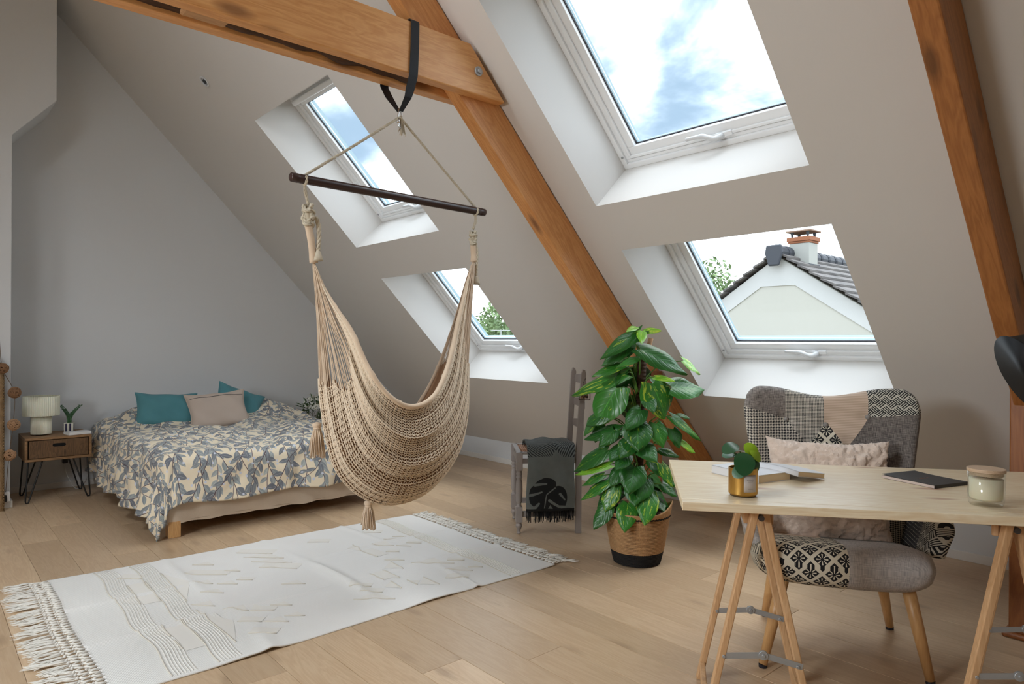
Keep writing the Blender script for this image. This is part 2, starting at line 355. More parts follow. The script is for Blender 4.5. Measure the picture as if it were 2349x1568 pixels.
def glass_mat(name, tint=(0.975, 0.985, 0.985, 1), gl=0.08):
    m = Mat(name); nt = m.nt; nt.nodes.remove(m.bs)
    tr = m.node('ShaderNodeBsdfTransparent'); tr.inputs[0].default_value = tint
    g = m.node('ShaderNodeBsdfGlossy'); g.inputs['Roughness'].default_value = 0.02
    lw = m.node('ShaderNodeLayerWeight'); lw.inputs[0].default_value = 0.5
    mx = m.node('ShaderNodeMixShader'); f = X(nt, lw.outputs['Facing']).pow(5.0) * (gl * 4.0) + gl * 0.25
    m.link(f.sat(), mx.inputs[0]); nt.links.new(tr.outputs[0], mx.inputs[1]); nt.links.new(g.outputs[0], mx.inputs[2])
    nt.links.new(mx.outputs[0], nt.nodes['Material Output'].inputs[0]); return m.mat
GLASS = glass_mat('window_glass')

# ------------------------------------------------------------------ room geometry
TH, YK, HK = 0.7965, 4.3916, 0.2142
CT, ST = math.cos(TH), math.sin(TH)
XG, XR, YR = -6.532, 2.4, 0.2
SR = (YK - YR) / CT
def SP(x, s, t=0.0, rear=False):
    y = YK - s * CT + t * ST; z = HK + s * ST + t * CT
    return Vector((x, (2 * YR - y) if rear else y, z))

WINS = [(-2.405, -1.263, 2.390, 3.570), (-2.405, -1.263, 0.914, 2.092), (-4.944, -3.797, 2.436, 3.616), (-4.944, -3.797, 0.930, 2.106)]
REAR = [(-3.1, -1.96, 4.0, 5.18), (-2.4, -1.26, 1.5, 2.68)]  # unseen openings, added to bring light in from behind the camera
WELL = 0.335

def slope(name, wins, rear):
    mb = MB()
    xs = sorted({XG - 0.02, XR + 0.02} | {w[0] for w in wins} | {w[1] for w in wins})
    e = 0.0
    for x0, x1 in zip(xs, xs[1:]):
        col = sorted([w for w in wins if w[0] <= x0 + 1e-6 and w[1] >= x1 - 1e-6], key=lambda w: w[2])
        ss = [-0.02] + [v for w in col for v in (w[2], w[3])] + [SR + 0.0]
        for i in range(0, len(ss), 2):
            for t in (0, 0.46):
                mb.add([SP(x0, ss[i], t, rear), SP(x1, ss[i], t, rear), SP(x1, ss[i+1], t, rear), SP(x0, ss[i+1], t, rear)], [(0, 1, 2, 3)])
    for (a, b, s0, s1) in wins:
        for p, q in (((a, s0), (b, s0)), ((b, s0), (b, s1)), ((b, s1), (a, s1)), ((a, s1), (a, s0))):
            mb.add([SP(p[0], p[1], 0, rear), SP(q[0], q[1], 0, rear), SP(q[0], q[1], 0.46, rear), SP(p[0], p[1], 0.46, rear)], [(0, 1, 2, 3)])
    return tag(mb.build(name, PAINTC, normals=False), kind='structure')
slope('ceiling', WINS, False)
slope('ceiling', REAR, True)

def struct(name, mb, mat, **kw): return tag(mb.build(name, mat, **kw), kind='structure')
ZR = HK + SR * ST
def gable(name, x0, x1):
    poly = [(0, 2*YR - YK - .1, -0.1), (0, YK + .1, -0.1), (0, YK + .1, HK + 0.15), (0, YR, ZR + 0.3), (0, 2*YR - YK - .1, HK + 0.15)]
    struct(name, MB().prism(poly, (x0, 0, 0), (x1, 0, 0)), PAINT)
gable('wall_left', XG - 0.12, XG)
gable('wall_right', XR, XR + 0.12)
struct('wall_back', MB().box((XG, YK, -0.1), (XR, YK + 0.1, HK + 0.05)), PAINT)
struct('wall_front', MB().box((XG, 2*YR - YK - 0.1, -0.1), (XR, 2*YR - YK, HK + 0.05)), PAINT)
# chimney breast with its corbelled upper part
pl = [(0, -0.9, 0), (0, 0.53, 0), (0, 0.53, 2.66), (0, 0.795, 2.965), (0, 0.795, 3.95), (0, -0.9, 3.6)]
struct('chimney_breast', MB().prism(pl, (XG, 0, 0), (-6.0, 0, 0)), PAINT, bevel=0.004)

# floor: sub-floor plus one object per oak plank
fl = struct('floor', MB().box((XG, 2*YR - YK, -0.06), (XR, YK, -0.0165)), plain('dark_subfloor', (0.03, 0.02, 0.015, 1), 0.9))
PW = 0.18; y0 = 0.487; full = None; PL = 1.9
rows = range(int((2*YR - YK - y0) / PW) - 1, int((YK - y0) / PW) + 1)
for r in rows:
    ya, yb = max(y0 + r * PW, 2*YR - YK), min(y0 + (r + 1) * PW, YK)
    if yb - ya < 0.03: continue
    x = XG - random.random() * PL
    while x < XR:
        a, b = max(x, XG), min(x + PL, XR); x += PL
        if b - a < 0.02: continue
        isfull = (b - a > PL - 1e-4 and yb - ya > PW - 1e-4)
        if isfull and full:
            o = bpy.data.objects.new('plank', full); COL.objects.link(o); o.parent = fl; md = o.modifiers.new('b', 'BEVEL'); md.width = 0.0012; md.segments = 1
        else:
            o = MB().box((-(b-a)/2 + .0006, -(yb-ya)/2 + .0006, -0.016), ((b-a)/2 - .0006, (yb-ya)/2 - .0006, 0)).build('plank', OAK, fl, bevel=0.0012, seg=1)
            if isfull: full = o.data
        o.location = ((a + b) / 2, (ya + yb) / 2, 0)

struct('baseboard_left', MB().box((XG, 0.53, 0), (XG + 0.013, YK, 0.048)), TRIMW, bevel=0.002)
struct('baseboard_back', MB().box((XG, YK - 0.013, 0), (XR, YK, 0.05)), TRIMW, bevel=0.002)
struct('baseboard_chimney', MB().box((-6.0, -0.9, 0), (-5.987, 0.53, 0.048)).box((XG + .014, 0.53, 0), (-5.987, 0.543, 0.048)), TRIMW, bevel=0.002)

# ------------------------------------------------------------------ roof windows
def ring(mb, a, b, s0, s1, i0, i1, t0, t1, rear):
    def bx(xa, xb, sa, sb):
        vs = [SP(x, s, t, rear) for t in (t0, t1) for (x, s) in ((xa, sa), (xb, sa), (xb, sb), (xa, sb))]
        mb.add(vs, [(0,3,2,1),(4,5,6,7),(0,1,5,4),(1,2,6,5),(2,3,7,6),(3,0,4,7)])
    bx(a+i0, b-i0, s0+i0, s0+i1); bx(a+i0, b-i0, s1-i1, s1-i0)
    bx(a+i0, a+i1, s0+i1, s1-i1); bx(b-i1, b-i0, s0+i1, s1-i1)
    return mb
WD = ['upper right', 'lower right', 'upper left', 'lower left']
def window(idx, w, rear=False):
    a, b, s0, s1 = w
    fr = ring(MB(), a, b, s0, s1, 0.0, 0.030, WELL, 0.43, rear)
    ring(fr, a, b, s0, s1, 0.030, 0.050, WELL + 0.014, 0.43, rear)
    root = struct('window_%d' % idx, fr, PVC, bevel=0.003)
    if not rear: root['label'] = 'white framed roof window, %s of the four in the sloping ceiling' % WD[idx-1]
    sash = ring(MB(), a, b, s0, s1, 0.053, 0.112, WELL + 0.022, 0.415, rear)
    ring(sash, a, b, s0, s1, 0.053, 0.068, WELL + 0.008, WELL + 0.022, rear)
    sash = sash.build('sash', PVC, root, bevel=0.003)
    ring(MB(), a, b, s0, s1, 0.1122, 0.1175, 0.378, 0.386, rear).build('gasket', RUBBER, root)
    ring(MB(), a, b, s0, s1, 0.050, 0.0530, WELL + 0.03, 0.40, rear).build('seal', RUBBER, root)
    ring(MB(), a, b, s0, s1, 0.04, 0.092, 0.4155, 0.452, rear).build('cladding', CLAD, root)
    ring(MB(), a, b, s0, s1, 0.112, 0.1165, 0.388, 0.402, rear).build('glazing_bead', CLAD, root)
    i = 0.113
    vs = [SP(x, s, t, rear) for t in (0.3865, 0.3875) for (x, s) in ((a+i, s0+i), (b-i, s0+i), (b-i, s1-i), (a+i, s1-i))]
    g = MB(); g.add(vs, [(0,3,2,1),(4,5,6,7),(0,1,5,4),(1,2,6,5),(2,3,7,6),(3,0,4,7)]); g.build('pane', GLASS, root)
    if rear: return
    # control lever on the bottom sash
    cx = (a + b) / 2 + 0.02; hb = MB()
    hp = [SP(cx + 0.03, s0 + 0.062, 0.345), SP(cx + 0.03, s0 + 0.062, 0.325), SP(cx + 0.005, s0 + 0.066, 0.305), SP(cx - 0.02, s0 + 0.085, 0.30), SP(cx - 0.05, s0 + 0.095, 0.305), SP(cx - 0.14, s0 + 0.095, 0.312)]
    hb.tube(crom(hp, 18), [0.015] * 6 + [0.0125] * 6 + [0.010] * 7, 10)
    hnd = hb.build('handle', plain('lever_grey', (0.62, 0.63, 0.64, 1), 0.35), root, smooth=True)
    MB().box((cx + 0.005, 0, 0), (cx + 0.075, 0.028, 0.012), None)
    p = MB(); vs = [SP(x, s, t) for t in (0.335, 0.352) for (x, s) in ((cx + .0, s0 + .048), (cx + .085, s0 + .048), (cx + .085, s0 + .074), (cx + .0, s0 + .074))]
    p.add(vs, [(0,3,2,1),(4,5,6,7),(0,1,5,4),(1,2,6,5),(2,3,7,6),(3,0,4,7)]); p.build('handle_plate', PVC, root, bevel=0.004)
    for xx in (a + 0.022, b - 0.022):
        q = MB(); q.tube([SP(xx, s0 + 0.075, 0.331), SP(xx, s0 + 0.075, 0.336)], 0.007, 12)
        q.build('screw', ZINC, root)
    # ventilation flap bar along the top
    vb = MB(); vs = [SP(x, s, t) for t in (0.30, 0.352) for (x, s) in ((a + .05, s1 - .085), (b - .05, s1 - .085), (b - .05, s1 - .045), (a + .05, s1 - .045))]
    vb.add(vs, [(0,3,2,1),(4,5,6,7),(0,1,5,4),(1,2,6,5),(2,3,7,6),(3,0,4,7)]); vb.build('ventilation_bar', PVC, root, bevel=0.008)
for i, w in enumerate(WINS): window(i + 1, w)
for i, w in enumerate(REAR): window(i + 5, w, True)  # unseen rear windows, added to house the fill lamps
# daylight portals in the roof openings (help the sampler only, give no light of their own)
for rear, ws in ((False, WINS), (True, REAR)):
    for (a, b, s0, s1) in ws:
        L = bpy.data.lights.new('portal', 'AREA'); L.shape = 'RECTANGLE'; L.size = b - a; L.size_y = s1 - s0
        L.cycles.is_portal = True
        o = bpy.data.objects.new('portal', L); COL.objects.link(o)
        nrm = (SP(0, 0, 1, rear) - SP(0, 0, 0, rear)); up = (SP(0, 1, 0, rear) - SP(0, 0, 0, rear)); rt = up.cross(nrm).normalized()
        o.matrix_world = Matrix.Translation(SP((a+b)/2, (s0+s1)/2, 0.50, rear)) @ Matrix((rt, up, nrm)).transposed().to_4x4()

# fill lamps added behind the camera, set in the unseen rear roof windows
for (a, b, s0, s1) in REAR:
    L = bpy.data.lights.new('rear_fill_lamp', 'AREA'); L.shape = 'RECTANGLE'; L.size = 0.9; L.size_y = 0.94
    L.energy = FILL_W * (2.3 if s0 < 2 else 1.0); L.color = (0.90, 0.96, 1.0)
    o = bpy.data.objects.new('rear_fill_lamp', L); COL.objects.link(o)
    nrm = (SP(0, 0, 1, True) - SP(0, 0, 0, True)); up = (SP(0, 1, 0, True) - SP(0, 0, 0, True)); rt = up.cross(nrm).normalized()
    o.matrix_world = Matrix.Translation(SP((a+b)/2, (s0+s1)/2, 0.36, True)) @ Matrix((rt, up, nrm)).transposed().to_4x4()

# ------------------------------------------------------------------ roof timbers
def rafter(x0, x1, label, s_top):
    d0 = 0.004; dep = 0.2
    root_mb = MB()
    vs = [SP(x, s, -t) for s in (-0.05, s_top) for (x, t) in ((x0, dep), (x1, dep), (x1, d0), (x0, d0))]
    root_mb.add(vs, [(0,3,2,1),(4,5,6,7),(0,1,5,4),(1,2,6,5),(2,3,7,6),(3,0,4,7)])
    # clip to the floor and knee wall
    base = SP((x0+x1)/2, 2.5, -0.1)
    o = bpy.data.objects.new('rafter', bpy.data.meshes.new('rafter')); COL.objects.link(o)
    bm = bmesh.new(); V = [bm.verts.new(v) for v in root_mb.v]
    for f in root_mb.f: bm.faces.new([V[i] for i in f])
    for co, no in (((0, 0, 0.002), (0, 0, -1)), ((0, YK - 0.002, 0), (0, 1, 0))):
        r = bmesh.ops.bisect_plane(bm, geom=bm.verts[:] + bm.edges[:] + bm.faces[:], plane_co=co, plane_no=no, clear_outer=True)
        bmesh.ops.edgeloop_fill(bm, edges=[e for e in r['geom_cut'] if isinstance(e, bmesh.types.BMEdge)])
    bmesh.ops.recalc_face_normals(bm, faces=bm.faces)
    # put the object's own x axis along the slope so the grain follows it
    ax = Vector((0, CT, -ST)); az = Vector((0, ST, CT)); ay = az.cross(ax)
    M = Matrix.Translation(base) @ Matrix((ax, ay, az)).transposed().to_4x4()
    bmesh.ops.transform(bm, matrix=M.inverted(), verts=bm.verts)
    bm.to_mesh(o.data); bm.free(); o.data.materials.append(BEAM); o.matrix_world = M
    md = o.modifiers.new('b', 'BEVEL'); md.width = 0.006; md.segments = 2
    return tag(o, label, 'rafter', 'roof truss rafters')
rafter(-2.715, -2.637, 'sloping pine rafter behind the tall pothos, meeting the collar beam', SR - 0.1)
BEAMK = BEAM; BEAM = wood('shaded_pine_rafter', c(176, 116, 62), c(136, 82, 38), 'x', 1.0, 0.6, 0.5, knotcol=c(60, 34, 16))  # darker copy of the rafter pine, shade on the right painted in
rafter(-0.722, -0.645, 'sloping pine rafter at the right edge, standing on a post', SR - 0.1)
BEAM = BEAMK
def post(x0, x1, y0, y1, zt, label):
    t = thing('post', label, 'post', ((x0+x1)/2, (y0+y1)/2, 0), 0, 'truss posts')
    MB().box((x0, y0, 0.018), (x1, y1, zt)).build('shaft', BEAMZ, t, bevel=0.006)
    MB().prism([(x0-.02, y0-.02, 0), (x1+.02, y0-.02, 0), (x1+.02, y1+.02, 0), (x0-.02, y1+.02, 0)], (0, 0, 0), (0, 0, 0.022)).build('foot_moulding', BEAMZ, t, bevel=0.008)
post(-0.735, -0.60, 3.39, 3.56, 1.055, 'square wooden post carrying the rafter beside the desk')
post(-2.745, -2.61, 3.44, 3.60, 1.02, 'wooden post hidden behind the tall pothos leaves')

def plank_yz(x0, x1, y0, yend_low, yend_top, z0, z1): # collar plank whose end is cut on the roof slope
    return [(0, y0, z0), (0, yend_low, z0), (0, yend_top, z1), (0, y0, z1)], (x0, 0, 0), (x1, 0, 0)
ZB, ZT = 2.396, 2.63
for nm, x0, x1, yl, yt, lab in (('collar_beam', -2.635, -2.573, 2.222, 2.000, 'near plank of the pine collar beam, bolted to the rafter, carrying the strap'),
                            ('collar_beam', -2.779, -2.717, 2.20, 1.98, 'far plank of the double pine collar beam, behind the dark gap')):
    t = thing(nm, lab, 'beam', ((x0+x1)/2, 1.0, ZB), 0, 'two planks of the collar beam')
    poly, a, b = plank_yz(x0, x1, -1.5, yl, yt, ZB, ZT)
    MB().prism(poly, a, b).build('plank', BEAMY, t, bevel=0.005)
    if x1 > -2.6:
        q = MB(); q.tube([(-2.575, 2.048, 2.508), (-2.566, 2.048, 2.508)], 0.023, 28); bo = q.build('bolt_washer', ZINC, t, bevel=0.002)
        MB().tube([(-2.566, 2.048, 2.508), (-2.557, 2.048, 2.508)], 0.013, 6).build('bolt_nut', ZINC, bo, bevel=0.001)
t = thing('spacer_timber', 'dark rough timber lying in the gap between the two collar planks', 'timber', (-2.676, 0.4, 2.44))
def rough(u, v):
    y = -1.2 + 2.96 * v; a = 2 * PI * u
    n = noise.noise(Vector((y * 9, u * 6, 2))) * 0.016
    return Vector((-2.676 + 0.036 * max(-1, min(1, 1.35 * math.cos(a))), y, 2.487 + (0.078 + n) * max(-1, min(1, 1.25 * math.sin(a)))))
MB().grid(rough, 14, 160).build('dark_filler', DARKW, t, smooth=True)
MB().prism([(-2.712, .735, 0), (-2.64, .735, 0), (-2.64, .905, 0), (-2.712, .905, 0)], (0, 0, 2.405), (0, 0, 2.47)).build('pale_block', wood('sawn_block', c(200, 160, 118), c(160, 118, 80), 'y', 3, 0.2, 0.7), t, bevel=0.012)

# ------------------------------------------------------------------ recessed spot in the slope
t = thing('ceiling_spot', 'small round recessed spotlight in the sloping ceiling', 'spotlight', SP(-5.182, 4.02, 0))
sc0 = 4.011
def disc(r0, r1, d0, d1, n=32):
    mb = MB(); cen = SP(-5.182, sc0, 0)
    prof = [(r0, d0), (r1, d0), (r1, d1), (r0, d1), (r0, d0)]
    M = Matrix((Vector((1, 0, 0)), SP(0, 1, 0) - SP(0, 0, 0), SP(0, 0, 1) - SP(0, 0, 0))).transposed()
    vs, fs = [], []
    for (r, d) in prof:
        for k in range(n):
            a = 2*PI*k/n; vs.append(cen + M @ Vector((r*math.cos(a), r*math.sin(a), d)))
    for i in range(4):
        for k in range(n): fs.append((i*n+k, i*n+(k+1) % n, (i+1)*n+(k+1) % n, (i+1)*n+k))
    mb.add(vs, fs); return mb
disc(0.030, 0.043, -0.001, -0.007).build('ring', PAINT, t, smooth=False, bevel=0.002)
disc(0.0001, 0.0300, -0.0005, -0.003).build('reflector', CHROME, t)
disc(0.0001, 0.017, -0.0031, -0.006).build('lamp_lens', plain('dark_lens', (0.02, 0.025, 0.03, 1), 0.15), t)

# ------------------------------------------------------------------ outside
struct('ground', MB().box((-90, 6, -3.3), (60, 120, -3.2)), plain('lawn', c(112, 112, 96), 0.9))
hx, hy, hz = -6.657, 13.0, 3.0
house = thing('neighbour_house', 'cream rendered gable house with grey tiled roof and chimney, seen through the lower right window', 'house', (hx, hy, -3.2))
K1 = 0.655
def roofz(x): return hz - abs(x - hx) * K1
RENDER = plain('cream_render', c(174, 172, 163), 0.9); WHITER = plain('white_render', c(180, 180, 178), 0.85)
W = 4.4
MB().prism([(hx-W, 0, -3.2), (hx+W, 0, -3.2), (hx+W, 0, roofz(hx+W)-.05), (hx, 0, hz-.05), (hx-W, 0, roofz(hx-W)-.05)], (0, hy, 0), (0, hy+9, 0)).build('wall', RENDER, house)
# white band following the verge
band = [(hx-W, 0, roofz(hx-W)-.42), (hx-.35, 0, roofz(hx-.35)-.42), (hx+.35, 0, roofz(hx+.35)-.42), (hx+W, 0, roofz(hx+W)-.42), (hx+W, 0, roofz(hx+W)-.06), (hx, 0, hz-.06), (hx-W, 0, roofz(hx-W)-.06)]
MB().prism(band, (0, hy-.02, 0), (0, hy-.001, 0)).build('verge_band', WHITER, house)
TILE = Mat('grey_roof_tile'); to = TILE.coord()
TILE = TILE.out(TILE.mix(TILE.noise(to, 2.5, 5, 0.6).ramp(0.3, 0.7), c(66, 64, 64), c(104, 99, 96)), 0.8)
SLATE = plain('slate_grey_ridge', c(50, 54, 62), 0.6)
rf = MB(); cr = 0.27; nr = int(W * 1.2 / cr) + 2
for sd in (-1, 1):
    for k in range(nr):
        d0, d1 = k * cr, (k + 1) * cr + 0.03; c1 = 1 / math.hypot(1, K1)
        xa, xb = hx + sd * d0 * c1, hx + sd * d1 * c1
        za, zb = hz - d0 * c1 * K1, hz - d1 * c1 * K1
        rf.prism([(xa, 0, za), (xb, 0, zb + 0.045), (xb, 0, zb + 0.085), (xa, 0, za + 0.035)], (0, hy - .12, 0), (0, hy + 9.1, 0))
tag(rf.build('roof_tiles', TILE, house), kind='stuff')
for k in range(16):
    yy = hy - .14 + k * 0.36
    MB().lathe([(0.0001, 0), (0.135, 0), (0.15, .05), (0.125, .37), (0.0001, .37)], (hx, yy, hz + 0.03), 12, M=Matrix.Rotation(-PI/2, 3, 'X')).build('ridge_tile', SLATE, house, smooth=False)
MB().prism([(hx-.16, 0, hz+.16), (hx+.16, 0, hz+.16), (hx+.19, 0, hz), (hx+.11, 0, hz-.26), (hx-.11, 0, hz-.26), (hx-.19, 0, hz)], (0, hy-.20, 0), (0, hy-.14, 0)).build('ridge_end_cap', SLATE, house, bevel=0.03)
cx0, cy0 = hx + 0.22, hy + 0.62
ch = MB().box((cx0-.21, cy0-.19, 2.2), (cx0+.21, cy0+.19, 3.23)).build('chimney', plain('grey_render', c(160, 160, 154), 0.9), house, bevel=0.01)
BRK = plain('orange_brick', c(140, 88, 60), 0.85)
MB().box((cx0-.225, cy0-.205, 3.23), (cx0+.225, cy0+.205, 3.27)).box((cx0-.245, cy0-.225, 3.27), (cx0+.245, cy0+.225, 3.355)).build('brick_crown', BRK, ch, bevel=0.008)
for i in (-1, 1):
    for j in (-1, 1): MB().lathe([(.02, 0), (.036, .10)], (cx0 + i*.16, cy0 + j*.15, 3.355), 8).build('cap_support', SLATE, ch)
MB().prism([(cx0-.26, cy0-.24, 3.455), (cx0+.26, cy0-.24, 3.455), (cx0+.26, cy0+.24, 3.455), (cx0-.26, cy0+.24, 3.455)], (0, 0, 0), (0, 0, .035)).build('chimney_cap', plain('terracotta_slab', c(130, 104, 88), 0.8), ch, bevel=0.012)
MB().box((cx0-.0, cy0-.21, 2.62), (cx0+.24, cy0+.22, 2.80)).build('flashing', SLATE, ch)

def leafmat(name, c1, c2):
    m = Mat(name); o = m.coord()
    return m.out(m.mix(m.noise(o, 1.2, 4).ramp(0.35, 0.65), c1, c2), 0.7)
TREEM = leafmat('tree_foliage', c(84, 108, 64), c(120, 142, 90)); BARK = plain('bark', c(96, 82, 66), 0.9)
def tree(cen, rad, ztop, n, size, label):
    t = thing('tree', label, 'tree', (cen[0], cen[1], -3.2))
    MB().tube([(cen[0], cen[1], -3.2), (cen[0], cen[1], cen[2])], [0.3, 0.15], 8).build('trunk', BARK, t)
    mb = MB(); rnd = random.Random(int(cen[0] * 10))
    cl = [(rnd.gauss(0, .42), rnd.gauss(0, .42), rnd.gauss(0.1, .36), rnd.uniform(.25, .5)) for _ in range(26)]
    for _ in range(n):
        q = rnd.choice(cl); v = Vector((rnd.gauss(0, 1), rnd.gauss(0, 1), rnd.gauss(0, 1))).normalized() * q[3] * rnd.uniform(.5, 1)
        p = Vector((cen[0] + (q[0] + v.x) * rad, cen[1] + (q[1] + v.y) * rad, cen[2] + (q[2] + v.z) * ztop))
        a = Vector((rnd.gauss(0, 1), rnd.gauss(0, 1), rnd.gauss(0, 1))).normalized(); b = a.orthogonal().normalized(); s_ = size * rnd.uniform(.6, 1.3)
        mb.add([p, p + a * s_ + b * s_ * .4, p + a * s_ * 1.8, p + a * s_ - b * s_ * .4], [(0, 1, 2, 3)])
    tag(mb.build('foliage', TREEM, t, normals=False), kind='stuff')
tree((-31.5, 26, 0.6), 3.2, 2.5, 9000, 0.16, 'broad green tree seen low in the lower left window')
tree((-41.5, 38, 0.2), 4.6, 3.0, 6000, 0.2, 'paler tree behind the aerial in the lower left window')
tree((-15.2, 23, 1.4), 1.9, 2.3, 6000, 0.12, 'small green tree left of the neighbour house gable')
tree((-7.6, 27.5, 3.4), 1.4, 1.15, 3500, 0.12, 'treetop just showing over the neighbour house ridge')
t = thing('tv_aerial', 'thin rooftop aerial in front of the trees in the lower left window', 'aerial', (-22.2, 19.0, -3.2))
MB().tube([(-22.2, 19.0, -3.2), (-22.2, 19.0, 1.72)], 0.02, 6).build('mast', ZINC, t)
MB().tube([(-22.5, 18.7, 1.70), (-21.9, 19.3, 1.70)], 0.015, 5).build('boom', ZINC, t)

# ------------------------------------------------------------------ bed
BASEF = Mat('beige_base_fabric'); bo = BASEF.coord(); bx_, by_, bz_ = BASEF.sep(bo)
BASEF = BASEF.out(BASEF.mix(BASEF.noise(bo, 8, 3), c(206, 190, 172), c(188, 172, 152)), 0.9, bump=(by_ * 34.0).sin() * 0.3 + BASEF.noise(bo, 220, 2), strength=0.3, dist=0.002)
BX0, BX1, BY0, BY1 = -6.49, -4.44, 1.15, 2.73
t = thing('bed', 'low double bed with beige fabric base on short wooden legs', 'bed', ((BX0+BX1)/2, (BY0+BY1)/2, 0))
def basefn(u, v):
    P = [(BX0, BY0), (BX1, BY0), (BX1, BY1), (BX0, BY1), (BX0, BY0)]
    k = min(3, int(u * 4)); q = u * 4 - k; x = P[k][0] + (P[k+1][0]-P[k][0]) * q; y = P[k][1] + (P[k+1][1]-P[k][1]) * q
    z = 0.085 + 0.145 * v + (0.004 * math.sin(u * 190) if v < .1 else 0)
    off = 0.005 * math.sin(u * 150 + v * 3)
    return Vector((x + (off if k in (1, 3) else 0), y + (off if k in (0, 2) else 0), z))
b_ = MB().grid(basefn, 240, 6); b_.add([(BX0, BY0, .10), (BX1, BY0, .10), (BX1, BY1, .10), (BX0, BY1, .10)], [(0, 1, 2, 3)])
b_.build('base', BASEF, t, smooth=True, normals=False)
MB().box((BX0, BY0 + .01, 0.232), (BX1 - .01, BY1 - .01, 0.43)).build('mattress', plain('white_ticking', (0.7, 0.69, 0.66, 1), 0.9), t, bevel=0.04, seg=4)
for x in (BX0 + .2, BX1 - 0.03):
    for y in (BY0 + .05, BY1 - .13):
        MB().box((x - .035, y - 0.035, 0), (x + .035, y + .035, 0.10)).build('leg', BEECH, t, bevel=0.004)

# duvet print: curving twigs with paired grey-blue leaves on cream
m = Mat('leaf_print_duvet'); U, V, _ = m.sep(m.coord('UV'))
wob = m.noise(m.vec(U, V), 3.0, 2) - 0.5
base = m.mix(m.noise(m.vec(U, V), 2.0, 2), c(232, 220, 196), c(222, 208, 182))
col = base; off = 0.0
def sprig(col, U, V, cw, ch, lw, ll, ang, ox, oy, ca, cb, stemc, berry=False, stem=True):
    ca_, sa_ = math.cos(ang), math.sin(ang)
    A = U * ca_ + V * sa_ + ox; B = V * ca_ - U * sa_ + oy
    col_id = (A / cw).floor()
    rn = m.white(m.vec(col_id, ox * 7.1, 0.3))
    B = B + rn * 3.0
    bend = ((B * 9.0 + rn * 6.0).sin()) * (cw * 0.16)
    a = A - (col_id + 0.5) * cw - bend
    # leaves on both sides
    seg = B / ch + (a > 0.0) * 0.5
    sid = seg.floor(); fy = (seg - sid) * ch
    rl = m.white(m.vec(sid, col_id * 3.7, (a > 0.0) * 5.0 + oy))
    aa = a.abs()
    th = 0.62 + (rl - 0.5) * 0.7
    lx = aa * th.sin() + (fy - ch * 0.12) * th.cos()
    ly = aa * th.cos() - (fy - ch * 0.12) * th.sin()
    q = (lx - ll * 0.55) / (ll * 0.52)
    shape = (lw * (1.0 - q * q)).max(0.0)
    shape = shape * (1.0 - q * 0.25)
    leaf = (ly.abs() < shape) * (rl > 0.10)
    vein = (ly.abs() < 0.0009)
    cc = m.mix(rl, ca, cb); cc = m.mix(vein * 0.35, cc, c(225, 225, 220))
    cc = m.mix((ly > 0.0) * 0.16, cc, c(70, 76, 92))
    col = m.mix(leaf, col, cc)
    if stem: col = m.mix((aa < 0.0021) * 1.0, col, stemc)
    if berry:
        bx2 = (lx - ll * 1.18); col = m.mix(((bx2 * bx2 + ly * ly) < 0.00005), col, c(200, 205, 220))
    return col
g1, g2, g3, g4 = c(160, 168, 168), c(104, 108, 118), c(184, 190, 186), c(136, 144, 148)
UU = U + wob * 0.05; VV = V + wob * 0.07
col = sprig(col, UU, VV, 0.118, 0.066, 0.0135, 0.060, 0.15, 0.03, 0.2, g3, g4, c(110, 96, 100))
col = sprig(col, UU, VV, 0.140, 0.078, 0.0155, 0.074, -0.32, 1.31, 0.7, g1, g2, c(82, 62, 70), True)
col = sprig(col, UU, VV, 0.165, 0.090, 0.014, 0.068, 0.55, 2.11, 1.9, g4, g2, c(82, 62, 70), True)
DUVET = m.out(col, 0.72, bump=m.noise(m.vec(U, V), 500, 1), strength=0.05, dist=0.0005, Sheen_Weight=0.15)

